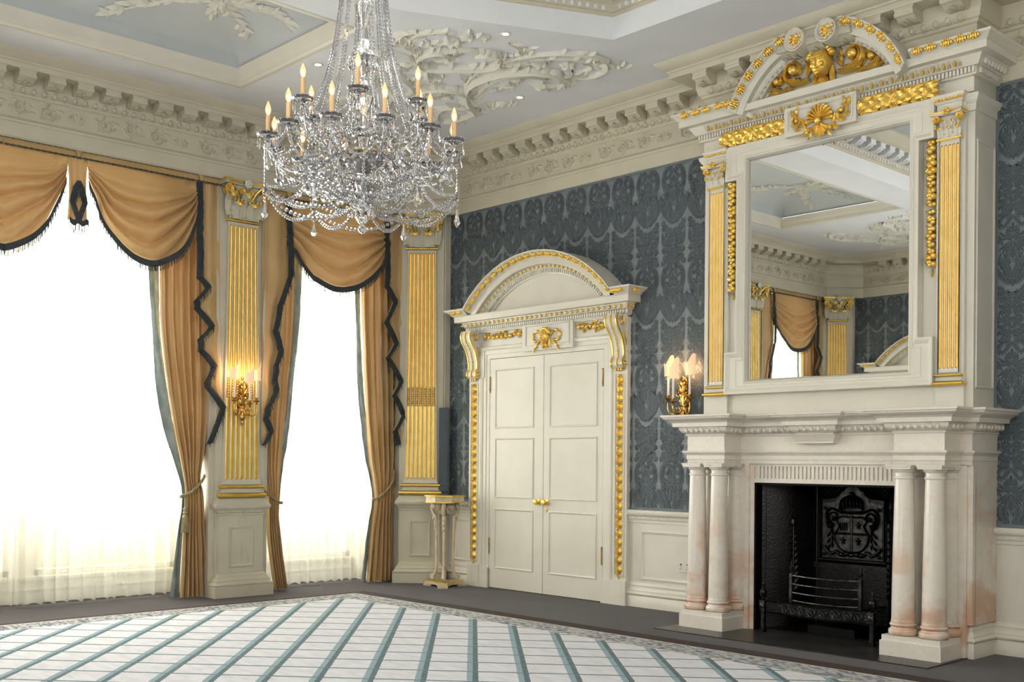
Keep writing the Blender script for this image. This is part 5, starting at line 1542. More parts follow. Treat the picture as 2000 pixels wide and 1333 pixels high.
for s_ in (-1, 1):
    x = FX + s_ * 1.115
    bc, bg = M(), M(); mini_pil(bc, bg, None, None, x)
    bc.box(x - .09, x + .09, -.42, YB, 2.17, 2.26)
    po = obj('pilaster_strip', bc, CREAM, om, 35)
    obj('gilt_base', bg, GOLDS, po, 50)
    def sf(b, x=x):
        b.push(TX(x, -.432, 0)); flute_front(b, .180, .170, 2.225, 4.05, 5, .94, 0, 0, .013)
        for s2 in (-1, 1): b.cm = 0; b.box(*sorted((s2 * .088, s2 * .08)), .0, .05, 2.225, 4.05)
        b.pop()
    op('shaft', sf, [CREAM, GOLDS], 40)
    def cp(b, x=x):
        b.cm = 0; b.taper(.0, 0, 0, 0, 0, 0) if False else None
        z0 = 4.065
        b.box(x - .078, x + .078, -.445, YB, z0, z0 + .17)
        b.cm = 1
        b.box(x - .10, x + .10, -.455, YB, 4.048, 4.062)
        b.push(TX(x, -.445, 0))
        for i in range(3): acanthus(b, (-.07 + .07 * i), z0, .06, .085, .012, .018, -.004)
        for i in range(2): acanthus(b, (-.035 + .07 * i), z0 + .03, .05, .11, .016, .018, -.003)
        b.cm = 1
        for s2 in (-1, 1):
            volute(b, s2 * .092, -.035, z0 + .15, .032, s2, .04)
            for k in range(3): b.ell((s2 * .095, -.04, z0 + .10 - .012 * k), .010, 6, 4)
        fr = [(-.13 + .26 * k / 8, -.07 + .035 * sin(pi * k / 8)) for k in range(9)]
        b.prism([(-.13, .04)] + fr + [(.13, .04)], z0 + .188, z0 + .202)
        b.cm = 0; b.prism([(-.122, .04)] + [(x_ * .95, y_ + .004) for x_, y_ in fr] + [(.122, .04)], z0 + .172, z0 + .188)
        b.cm = 1
        for k in range(6): a = 2 * pi * k / 6; b.ell((.02 * cos(a), -.06, z0 + .195 + .02 * sin(a)), .013, 6, 4)
        b.pop()
    op('capital', cp, [CREAM, GOLD], 50)
    def blk(b, x=x):
        b.cm = 0; b.box(x - .10, x + .10, -.445, YB, 4.27, 4.40)
        b.sweep([(x - .10, YB), (x - .10, -.445), (x + .10, -.445), (x + .10, YB)], [(0, 4.33), (.01, 4.335), (.02, 4.36), (.035, 4.385), (.035, 4.40), (0, 4.40)], False, -1)
        b.cm = 1
        for k in range(12): b.ell((x - .115 + .021 * k, -.470, 4.366), (.010, .008, .012), 6, 4); b.gem((x - .105 + .021 * k, -.472, 4.352), .006)
    op('frieze_block', blk, [CREAM, GOLD], 35)
    rd = random.Random(3 + s_)
    def gar(b, s_=s_, rd=rd):
        b.push(face(0, YB - .002, 0)); leaf_drop(b, FX + s_ * .955, 3.06, 4.075, .085, rd, 1)
        b.spiral((FX + s_ * .955, 4.07), .03, 1.2, .012, .02, 0, 1); b.pop()
    op('gilt_fruit_drop', gar, GOLD, 60)
# mirror frame with ears
outl = [(-1.0, 2.13), (-1.0, 2.515), (-.875, 2.515), (-.875, 4.085), (-1.0, 4.085), (-1.0, 4.40), (1.0, 4.40), (1.0, 4.085), (.875, 4.085), (.875, 2.515), (1.0, 2.515), (1.0, 2.13)]
inner = [(-.79, 2.24), (-.79, 4.27), (.79, 4.27), (.79, 2.24)]
def frame(b):
    b.push(face(FX, YB, 0))
    lo = [[Vector((x, y, 0)) for x, y in l] for l in (outl, inner)]; fl = lo[0] + lo[1]
    ids = [b.V(p.x, p.y, .062) for p in fl]
    for t in tessellate_polygon(lo):
        a, c, d = [fl[i] for i in t]
        if (c - a).cross(d - a).z < 0: t = t[::-1]
        b.F(*[ids[i] for i in t])
    b.sweep(outl, [(0, 0), (0, .086), (.006, .09), (.014, .09), (.024, .084), (.04, .070), (.046, .066), (.05, .062)], True, -1)
    b.sweep([(x * .93 if abs(x) > .9 else x * .93, y) for x, y in outl][:0] or [(-.89, 2.20), (-.89, 2.44), (-.82, 2.44), (-.82, 4.15), (-.89, 4.15), (-.89, 4.335), (.89, 4.335), (.89, 4.15), (.82, 4.15), (.82, 2.44), (.89, 2.44), (.89, 2.20)], [(-.004, .061), (-.002, .067), (.004, .067), (.008, .061)], True, -1)
    b.sweep(inner, [(-.014, .0), (-.014, .04), (-.006, .052), (.0, .066), (.008, .07), (.016, .066), (.02, .062)], True, 1)
    b.pop()
op('mirror_frame', frame, CREAM, 35)
mr = empty('wall_mirror', (FX, -.40, 2.24), 'large rectangular mirror above the mantel shelf reflecting windows and ceiling', 'mirror')
b = M(); b.push(face(FX, 0, 0)); x0, x1, z0, z1 = -.79, .79, 2.24, 4.27; e = .022
A = [b.V(x, z, .392) for x, z in ((x0, z0), (x1, z0), (x1, z1), (x0, z1))]; Bq = [b.V(x, z, .3955) for x, z in ((x0 + e, z0 + e), (x1 - e, z0 + e), (x1 - e, z1 - e), (x0 + e, z1 - e))]
b.F(*Bq); C0 = [b.V(x, z, .386) for x, z in ((x0, z0), (x1, z0), (x1, z1), (x0, z1))]
for i in range(4): j = (i + 1) % 4; b.F(A[i], A[j], Bq[j], Bq[i]); b.F(C0[i], C0[j], A[j], A[i])
b.pop(); obj('mirror_glass', b, MIRROR, mr)
# frieze: laurel torus, tablet, shell
def frz(b):
    b.box(FX - 1.02, FX + 1.02, -.42, YB, 4.395, 4.55)
    b.box(FX - .345, FX + .345, -.505, YB, 4.35, 4.60)
    b.push(face(FX, -.505, 0)); b.sweep([(-.315, 4.385), (-.315, 4.575), (.315, 4.575), (.315, 4.385)], [(0, 0), (0, .008), (.010, .012), (.018, .002)], True, -1); b.pop()
op('frieze', frz)
for s_ in (-1, 1):
    def lau(b, s_=s_):
        xa, xb = FX + s_ * .347, FX + s_ * 1.01; r = .070; zc = 4.475; yc = -.43
        T_ = Matrix.Translation((0, yc, zc))
        K = 30; xs_ = [lerp(xa, xb, k / K) for k in range(K + 1)]
        ids = [[b.V(x, yc - r * sin(pi * q / 10), zc - r * cos(pi * q / 10)) for q in range(11)] for x in xs_]
        for i in range(K):
            for q in range(10): b.F(ids[i][q], ids[i + 1][q], ids[i + 1][q + 1], ids[i][q + 1])
        b.F(*ids[-1]); b.F(*ids[0][::-1])
        rd = random.Random(9); sg = -s_
        for k in range(15):
            x = lerp(xa, xb, (k + .3) / 15)
            for q in range(4):
                a = pi * (.12 + .22 * q + (.11 if k % 2 else 0))
                b.push(Matrix.Translation((x, yc - r * sin(a), zc - r * cos(a))) @ Matrix.Rotation(pi / 2 - a, 4, 'X') @ Matrix.Rotation(pi / 2, 4, 'X'))
                b.leaf((0, 0), (0 if s_ > 0 else pi) + rd.uniform(-.3, .3), .072, .044, .014, 0, 5, -.001); 
                if q % 2 == 0 and k % 3 == 0: b.ell((.01, .01, .008), .011, 6, 4)
                b.pop()
        for x in (lerp(xa, xb, .48),):
            for w_ in (-.03, .03): b.tube([(x + w_ * sin(pi * q / 10 * 2), yc - (r + .006) * sin(pi * q / 10), zc - (r + .006) * cos(pi * q / 10)) for q in range(11)], .010, 5)
    op('gilt_laurel_torus', lau, GOLD, 60)
def shell(b):
    b.push(face(FX + .01, -.512, 4.43))
    for k in range(11):
        a = radians(0 + 18 * k)
        pts = [(.0 + r_ * cos(a), .0 + r_ * sin(a) * 1.05) for r_ in (.02, .05, .08, .105, .12)]
        b.rib(pts, lambda t: .012 + .026 * t, lambda t: .012 + .03 * sin(pi * min(1, t * .8)), 0, 4)
        b.ell((.118 * cos(a), .124 * sin(a), .012), .019, 7, 5)
    b.ell((0, -.01, .03), (.03, .035, .03), 10, 6)
    for k in range(-3, 4): b.leaf((0, -.03), -pi / 2 + k * .36, .13 - .012 * abs(k), .045, .03, -k * .12, 5)
    for s_ in (-1, 1):
        b.rib(crv([(s_ * .02, -.04), (s_ * .09, -.075), (s_ * .14, -.04), (s_ * .16, .02), (s_ * .21, .05)]), lambda t: .035 - .01 * t, .03)
        b.spiral((s_ * .215, .03), .055, 1.3, .024, .03, pi / 2 + (0 if s_ > 0 else 0), -s_, n=20)
        for k, (px, pz, a, l_) in enumerate(((.12, -.06, -.9, .09), (.16, -.02, -.5, .10), (.2, .0, -.2, .09), (.22, .06, .3, .08), (.25, .07, .9, .08), (.23, .09, 1.5, .07), (.13, -.03, .6, .08), (.08, -.08, -1.4, .08))):
            aa = a if s_ > 0 else pi - a
            b.leaf((s_ * px, pz), aa, l_, .038, .024, s_ * .7, 5)
        b.ell((s_ * .11, -.09, .02), .018, 7, 5)
    b.pop()
op('gilt_shell', shell, GOLD, 60)
# cornice
W1 = 1.29; PC = [(FX - W1, 0), (FX - W1, -.40), (FX + W1, -.40), (FX + W1, 0)]
def corn(b):
    b.box(FX - W1, FX + W1, -.40, 0, 4.40, 4.77)
    b.box(FX - 1.05, FX + 1.05, -.425, -.39, 4.52, 4.77)
    b.sweep(PC, [(0, 4.515), (.03, 4.52), (.034, 4.53), (.034, 4.578), (.056, 4.582), (.062, 4.59), (.10, 4.645), (.105, 4.652), (.17, 4.655), (.17, 4.712), (.176, 4.716)], False, -1)
    dentils(b, FX - W1 - .03, FX + W1 + .03, -.456, -.43, 4.533, 4.576, .030, .019)
    for k in range(12): b.box(FX + W1 + .03, FX + W1 + .054, -.03 * k - .06, -.03 * k - .041, 4.533, 4.576)
    b.box(FX - W1 - .16, FX + W1 + .16, -.56, 0, 4.71, 4.72)
    # architrave moulding of the plain ends
    b.sweep([(FX + 1.21, -.378), (FX + W1, -.378), (FX + W1, 0)], [(0, 4.25), (.012, 4.255), (.014, 4.31), (.03, 4.33), (.045, 4.36), (.045, 4.38), (0, 4.385)], False, -1)
    b.sweep([(FX - W1, 0), (FX - W1, -.378), (FX - 1.21, -.378)], [(0, 4.25), (.012, 4.255), (.014, 4.31), (.03, 4.33), (.045, 4.36), (.045, 4.38), (0, 4.385)], False, -1)
cor = op('cornice', corn)
PRC = [(.17, 4.713), (.18, 4.718), (.19, 4.73), (.21, 4.75), (.222, 4.758), (.226, 4.775), (.0, 4.778)]
op('crown_moulding', lambda b: b.sweep([(FX - W1, 0), (FX - W1, -.40), (FX - .84, -.40)], PRC, False, -1), CREAM, 35, cor)
op('crown_moulding', lambda b: b.sweep([(FX + .86, -.40), (FX + W1, -.40), (FX + W1, 0)], PRC, False, -1), CREAM, 35, cor)
def geggs(b):
    n = 28
    for k in range(n):
        x = lerp(FX - 1.22, FX + 1.22, (k + .5) / n); b.cm = 0
        b.ell((x, -.487, 4.615), (.0085, .022, .030), 9, 6)
        b.cm = 1
        b.tube([(x - .031, -.505, 4.642), (x - .029, -.495, 4.612), (x - .012, -.478, 4.584)], .0045, 4); b.tube([(x + .031, -.505, 4.642), (x + .029, -.495, 4.612), (x + .012, -.478, 4.584)], .0045, 4)
        b.cm = 0; b.gem((x + 1.22 / n, -.482, 4.603), .008, .022)
    b.cm = 1
    for k in range(7): b.ell((FX + W1 + .085, -.06 - .055 * k, 4.615), (.02, .02, .028), 8, 5)
    b.cm = 0
    for x in (-1.36, -1.23, -1.11, -.97, -.88, .93, 1.04, 1.17, 1.28, 1.38): flower_tab(b, FX + x, -.612, 4.746, .10, .072)
op('gilt_eggs', geggs, [GOLD, CREAM], 60, cor)
# broken segmental pediment with scrolled ends
ZC, RR = 4.34, .905
for s_ in (-1, 1):
    aE = math.asin(.845 / RR); aS = math.asin(.235 / RR)
    path = [(s_ * RR * sin(a), ZC + RR * cos(a)) for a in [aE + (aS - aE) * k / 22 for k in range(23)]]
    if s_ > 0: path = path[::-1]
    def arcp(b, path=path, s_=s_):
        b.push(face(FX, YB, 0))
        b.sweep(path, [(0, .0), (0, .275), (.01, .275), (.018, .262), (.045, .235), (.058, .225), (.06, .215), (.066, .21), (.12, .205), (.122, .15), (.135, .145), (.16, .105), (.17, .10), (.172, .06), (.185, .05), (.185, 0)], False, -1)
        x, z = s_ * RR * sin(aS), ZC + RR * cos(aS)
        # scroll drum
        cxs, czs = s_ * .150, z - .098
        b.push(Matrix.Translation((cxs, czs, 0))); b.lathe([(.098, .10), (.098, .295), (.09, .30), (.078, .285), (.0, .285)], 26); b.pop()
        pts = [(cxs + s_ * -.0 + (.098 * (1 - .55 * t)) * cos(pi / 2 + s_ * 4.6 * t), czs + (.098 * (1 - .55 * t)) * sin(pi / 2 + s_ * 4.6 * t)) for t in [k / 24 for k in range(25)]]
        b.rib(pts, .016, .014, .288)
        b.pop()
    ped = op('pediment_arc', arcp, CREAM, 40)
    def bos(b, s_=s_):
        b.push(face(FX, YB, 0))
        for k in range(6):
            a = aE + (aS - aE) * (k + .6) / 6.3; r = RR - .034
            b.push(Matrix.Translation((s_ * r * sin(a), ZC + r * cos(a), .252)) @ Matrix.Rotation(-s_ * a, 4, 'Z') @ Matrix.Rotation(-pi / 2 + .5, 4, 'X')); flower_tab(b, 0, 0, 0, .105, .08); b.pop()
        cxs, czs = s_ * .150, ZC + RR * cos(aS) - .098
        for k in range(9):
            rr_ = .012 + .055 * (k % 3) / 2; a = k * 2.4; b.ell((cxs + rr_ * cos(a), czs + rr_ * sin(a), .292), (.017, .017, .012), 6, 4)
        for k in range(6): b.leaf((cxs, czs), k * pi / 3, .06, .03, .016, .4, 4, .286)
        b.pop()
    op('gilt_bosses', bos, GOLD, 60, ped)
    def inner_eggs(b, s_=s_):
        b.push(face(FX, YB, 0))
        for k in range(12):
            a = aE * .95 + (aS - aE * .95) * (k + .5) / 12.5; r = RR - .146
            b.push(Matrix.Translation((s_ * r * sin(a), ZC + r * cos(a), .125)) @ Matrix.Rotation(-s_ * a, 4, 'Z'))
            b.ell((0, 0, 0), (.012, .020, .014), 6, 4)
            for q in (-1, 1): b.tube([(q * .02, .02, .004), (q * .019, 0, 0), (q * .006, -.024, -.01)], .0035, 4)
            b.pop()
        b.pop()
    op('egg_moulding', inner_eggs, CREAM, 60, ped)
def gmask(b):
    b.push(face(FX, YB - .06, 0)); b.cm = 0
    mask(b, .0, 4.925, .31)
    b.pop()
op('gilt_mask', gmask, GOLD, 60)
for s_ in (-1, 1):
    def scr(b, s_=s_):
        b.push(face(FX, YB - .035, 0))
        X = lambda x: s_ * x
        def vol(cx, cz, r, w, h, a0, turns=1.25):
            b.spiral((X(cx), cz), r, turns, w, h, a0 if s_ > 0 else pi - a0, s_, n=30)
            b.spiral((X(cx), cz), r * .80, turns * .8, w * .35, h * 1.15, (a0 + .2) if s_ > 0 else pi - a0 - .2, s_, n=24)
        vol(.285, 4.935, .115, .062, .075, -2.2)
        b.rib(crv([(X(.14), 4.83), (X(.20), 4.822), (X(.26), 4.824), (X(.335), 4.845)]), lambda t: .045 + .02 * t, .06)
        vol(.455, 4.875, .078, .044, .06, -2.0)
        b.rib(crv([(X(.36), 4.80), (X(.42), 4.792), (X(.52), 4.80), (X(.58), 4.83)]), lambda t: .04 - .015 * t, .045)
        vol(.605, 4.815, .042, .026, .04, -2.0, 1.0)
        for px, pz, a, l_ in ((.17, 4.86, 1.9, .10), (.165, 4.90, 1.5, .10), (.16, 4.95, 1.3, .10), (.375, 4.98, .9, .08), (.39, 4.93, .2, .07), (.345, 5.03, 1.6, .06), (.52, 4.90, .8, .07), (.53, 4.86, .1, .06), (.66, 4.83, .3, .07), (.30, 4.79, -.1, .08), (.45, 4.775, 0, .08)):
            aa = a if s_ > 0 else pi - a
            b.leaf((X(px), pz), aa, l_, .040, .03, s_ * .9, 5, .02)
        b.pop()
    op('gilt_acanthus_scroll', scr, GOLD, 60)
def tymp(b):
    pts = [((RR - .17) * sin(a), ZC + (RR - .17) * cos(a)) for a in [-1.22 + 2.44 * k / 30 for k in range(31)]]
    pts = [p for p in pts if p[1] > 4.72 and abs(p[0]) < .75]
    b.push(face(FX, YB, 0)); b.poly([(pts[0][0], 4.72)] + pts + [(pts[-1][0], 4.72)], .028, flip=True); b.pop()
op('tympanum', tymp)
# ================================================================ chandelier
HX, HY = 5.78, LY / 2
ch = empty('chandelier', (HX, HY, 2.80), 'large crystal chandelier with two rings of lit candle bulbs and swags of cut beads', 'chandelier')
def cp_(nm, fn, m=CRYS, sm=None, par=None):
    b = M(); b.push(TX(HX, HY, 0)); fn(b); b.pop(); return obj(nm, b, m, par or ch, sm)
def pol(r, a, z): return (r * cos(a), r * sin(a), z)
def chain(b, p, q, sag, step, r, big=False):
    """string of cut beads hanging from p to q"""
    p, q = Vector(p), Vector(q); l = (q - p).length * (1 + 2.2 * (sag / max(.01, (q - p).length)) ** 2)
    n = max(2, int(l / step))
    for i in range(n + 1):
        t = i / n; c = p.lerp(q, t); z = c.z - sag * 4 * t * (1 - t)
        rr = r * (.8 + .35 * sin(pi * t)) if sag else r
        if big: b.ell((c.x, c.y, z), rr, 6, 4)
        else: b.gem((c.x, c.y, z), rr, rr * 1.05, 4)
def stem(b):
    b.lathe([(.0, 4.9), (.02, 4.88), (.03, 4.84), (.012, 4.80), (.012, 4.50), (.03, 4.46), (.045, 4.42), (.12, 4.33), (.135, 4.30), (.03, 4.27), (.02, 4.2), (.035, 4.12), (.055, 4.05), (.035, 3.98), (.02, 3.93), (.03, 3.86), (.05, 3.80), (.085, 3.76), (.03, 3.73), (.022, 3.66), (.045, 3.60), (.06, 3.54), (.04, 3.48), (.024, 3.43),
             (.03, 3.38), (.07, 3.36), (.10, 3.34), (.04, 3.31), (.03, 3.26), (.05, 3.23)], 14)
cp_('stem', stem)
cp_('lower_stem', lambda b: b.lathe([(.03, 3.10), (.045, 3.06), (.028, 3.0), (.022, 2.97), (.060, 2.955), (.066, 2.935), (.045, 2.915), (.02, 2.90), (.012, 2.895), (.01, 2.885), (.026, 2.872), (.034, 2.855), (.026, 2.838), (.012, 2.828), (.022, 2.815), (.026, 2.80), (.016, 2.782), (.0, 2.772)], 12))
SILV = noisy('silvered_metal', (.35, .34, .33, 1), (.6, .58, .56, 1), 12, .22, metal=1)
cp_('receiver_bowl', lambda b: b.lathe([(.0, 3.11), (.04, 3.115), (.085, 3.14), (.11, 3.18), (.118, 3.21), (.10, 3.235), (.05, 3.245), (.0, 3.25)], 24), SILV, 40)
cp_('receiver_rim', lambda b: b.tube([pol(.118, 2 * pi * k / 24, 3.215) for k in range(24)], .006, 5, closed=True), BRASS, True)
cp_('suspension_rod', lambda b: (b.tube([(0, 0, 4.85), (0, 0, 5.80)], .012, 8), b.lathe([(.0, 5.83), (.10, 5.825), (.09, 5.80), (.03, 5.77), (.0, 5.77)], 16)), SILV, 40)

def bulb_glass():
    m, nt, p = mat('clear_flame_bulb'); nt.nodes.remove(p)
    t = N(nt, 'ShaderNodeBsdfTransparent'); e = N(nt, 'ShaderNodeEmission'); e.inputs[0].default_value = (1, .50, .22, 1); e.inputs[1].default_value = 1.9
    x = N(nt, 'ShaderNodeMixShader'); x.inputs[0].default_value = .45
    L(nt, t.outputs[0], x.inputs[1]); L(nt, e.outputs[0], x.inputs[2]); L(nt, x.outputs[0], nt.nodes['Material Output'].inputs[0]); return m
FLAME = bulb_glass()
ARMS = [(.525, 3.262, 2 * pi * k / 12 + .12, 0) for k in range(12)] + [(.36, 3.455, 2 * pi * k / 6 + .35, 1) for k in range(6)]
rdn = random.Random(12)
for r, zp, a, up in ARMS:
    ca, sa = cos(a), sin(a)
    def arm(b, r=r, zp=zp, a=a, up=up):
        b.push(Matrix.Rotation(a, 4, 'Z'))
        z0 = 3.33 if up else 3.21
        pts = crv([(.07, 0, z0), (r * .35, 0, z0 - .02), (r * .6, 0, z0 - (.12 if not up else .06)), (r * .85, 0, z0 - (.10 if not up else .0)), (r * .99, 0, zp - .055), (r, 0, zp - .02)], 6)
        b.tube(pts, lambda t: .0095 * (1 + .22 * sin(t * 60)), 6)
        # curled glass hook above the arm
        b.tube([(r * .45 + .05 * cos(q) * (1 - q / 9), 0, z0 + .03 + .05 * sin(q) * (1 - q / 9)) for q in [k * .5 for k in range(12)]], .006, 5)
        b.pop()
    A_ = cp_('arm', arm)
    def pan(b, r=r, zp=zp, a=a):
        b.push(TX(r * cos(a), r * sin(a), zp))
        b.lathe([(.008, -.02), (.016, -.012), (.03, -.004), (.052, .004), (.058, .014), (.060, .018), (.03, .006), (.014, .004), (.014, .02)], 12)
        for k in range(10): b.gem(pol(.060, 2 * pi * k / 10, .018), .008, .008)
        for k in range(6):
            q = 2 * pi * k / 6 + .3; b.gem(pol(.056, q, -.004), .006, .007, 4); b.drop(pol(.056, q, -.012), .0085, .052)
        b.pop()
    cp_('drip_pan', pan, CRYS, None, A_)
    hgt = .085 if not up else .095
    cp_('candle', lambda b, r=r, zp=zp, a=a, hgt=hgt: (b.push(TX(r * cos(a), r * sin(a), zp)), b.lathe([(.0, .012), (.0125, .012), (.0120, .03 + hgt), (.0, .032 + hgt)], 12), b.pop()), CANDLE, 40, A_)
    cp_('bulb', lambda b, r=r, zp=zp, a=a, hgt=hgt: (b.push(TX(r * cos(a), r * sin(a), zp + .032 + hgt)), b.lathe([(.0, .0), (.009, .004), (.0155, .022), (.0165, .034), (.013, .05), (.007, .066), (.002, .078), (.0, .08)], 12), b.pop()), FLAME, True, A_)
    cp_('filament', lambda b, r=r, zp=zp, a=a, hgt=hgt: b.ell((r * cos(a), r * sin(a), zp + .032 + hgt + .025), (.0075, .0075, .018), 8, 6), BULBC, True, A_)

# long strands from the crown
for k in range(14):
    a = 2 * pi * k / 14 + .1
    def st_(b, a=a):
        for d in (-.06, .06):
            P_ = crv([pol(.115, a + d, 4.30), pol(.135, a + d, 4.05), pol(.175, a + d * .9, 3.78), pol(.235, a + d * .8, 3.56), pol(.30, a + d * .6, 3.40)], 12)
            for i, p in enumerate(P_[:-1]):
                b.gem(p, .0092, .0098, 4)
            for i in range(len(P_) - 2): b.gem(tuple((P_[i][j] + P_[i + 1][j]) / 2 for j in range(3)), .0055, .006, 4)
    cp_('crown_strand', st_)
for k in range(12):   # drops round the crown and the small upper dish
    a = 2 * pi * k / 12
    cp_('pendant', lambda b, a=a: (b.drop(pol(.13, a, 4.29), .012, .07), b.drop(pol(.085, a, 3.76), .010, .06), b.drop(pol(.085, a + .26, 3.75), .010, .05)))
for k in range(8):
    a = 2 * pi * k / 8 + .2
    cp_('bead_swag', lambda b, a=a: (chain(b, pol(.085, a, 3.76), pol(.085, a + .78, 3.76), .05, .015, .006), chain(b, pol(.13, a, 4.29), pol(.13, a + .78, 4.29), .06, .016, .006)))
# tier swags
low = [(r, z, a) for r, z, a, u in ARMS if not u]; upp = [(r, z, a) for r, z, a, u in ARMS if u]
for i in range(12):
    r, z, a = low[i]; r2, z2, a2 = low[(i + 1) % 12]
    cp_('bead_swag', lambda b, r=r, z=z, a=a, a2=a2: (chain(b, pol(r, a, z), pol(r, a2, z), .07, .017, .0085), chain(b, pol(r - .04, a, z - .03), pol(r - .04, a2, z - .03), .14, .018, .0085)))
    cp_('bead_swag', lambda b, r=r, z=z, a=a: (chain(b, pol(r, a, z - .02), pol(.14, a + .1, 3.20), .10, .017, .008), chain(b, pol(r * .8, a + .1, 3.12), pol(.10, a + .2, 3.05), .05, .018, .009)))
for i in range(6):
    r, z, a = upp[i]; r2, z2, a2 = upp[(i + 1) % 6]
    cp_('bead_swag', lambda b, r=r, z=z, a=a, a2=a2: (chain(b, pol(r, a, z), pol(r, a2, z), .10, .016, .008), chain(b, pol(r, a, z - .02), pol(.52, a + .25, 3.25), .05, .017, .008), chain(b, pol(r, a, z - .02), pol(.52, a - .25, 3.25), .05, .017, .008), chain(b, pol(r, a, z - .02), pol(.1, a, 3.36), .06, .015, .007)))
# lower skirt: nodes, vertical falls, long swags to the bottom bowl
for k in range(6):
    a = radians(10 + 60 * k) + .81839
    rn = .535
    def fall(b, a=a):
        for d in (-.09, -.03, .03, .09):
            chain(b, pol(rn, a + d, 3.24), pol(rn, a + d * .3, 3.00), 0, .020, .0085)
        b.ell(pol(rn, a, 2.985), .016, 8, 5); b.gem(pol(rn, a, 2.955), .011); b.gem(pol(rn, a, 2.935), .011)
    cp_('bead_fall', fall)
    cp_('pendant', lambda b, a=a: b.drop(pol(rn, a, 2.925), .019, .095))
    cp_('pendant', lambda b, a=a: b.drop(pol(rn - .02, a + .15, 3.16), .022, .08))
    cp_('pendant', lambda b, a=a: b.drop(pol(rn - .06, a - .18, 3.13), .022, .08))
    a2 = a + pi / 3
    cp_('long_swag', lambda b, a=a, a2=a2: (chain(b, pol(rn, a, 2.99), pol(rn, a2, 2.99), .10, .026, .0112, True), chain(b, pol(rn, a, 3.03), pol(rn, a2, 3.03), .06, .025, .0105, True)))
    cp_('long_swag', lambda b, a=a: (chain(b, pol(rn, a, 2.985), pol(.062, a, 2.935), .11, .026, .0118, True), chain(b, pol(rn, a + .03, 3.0), pol(.062, a, 2.955), .06, .025, .011, True)))
    cp_('long_swag', lambda b, a=a: (chain(b, pol(.36, a + .5, 3.13), pol(.36, a + .5 + pi / 3, 3.13), .10, .020, .010, True), chain(b, pol(.40, a + .5, 3.11), pol(.12, a + .5, 2.99), .05, .020, .010, True)))
for k in range(10):
    a = 2 * pi * k / 10
    cp_('pendant', lambda b, a=a: (b.gem(pol(.060, a, 2.93), .008), b.drop(pol(.060, a, 2.92), .010, .06), b.drop(pol(.30, a + .2, 3.06), .020, .075), b.drop(pol(.20, a, 3.03), .016, .06), b.drop(pol(.44, a + .35, 3.08), .016, .06)))
# cut-glass basket round the stem
for k in range(16):
    a = 2 * pi * k / 16
    cp_('basket_strand', lambda b, a=a: (chain(b, pol(.30, a, 3.17), pol(.085, a, 2.985), .035, .017, .0085), chain(b, pol(.14, a, 3.30), pol(.32, a + .2, 3.17), .03, .017, .008), chain(b, pol(.05, a, 3.44), pol(.20, a, 3.34), .03, .015, .007)))

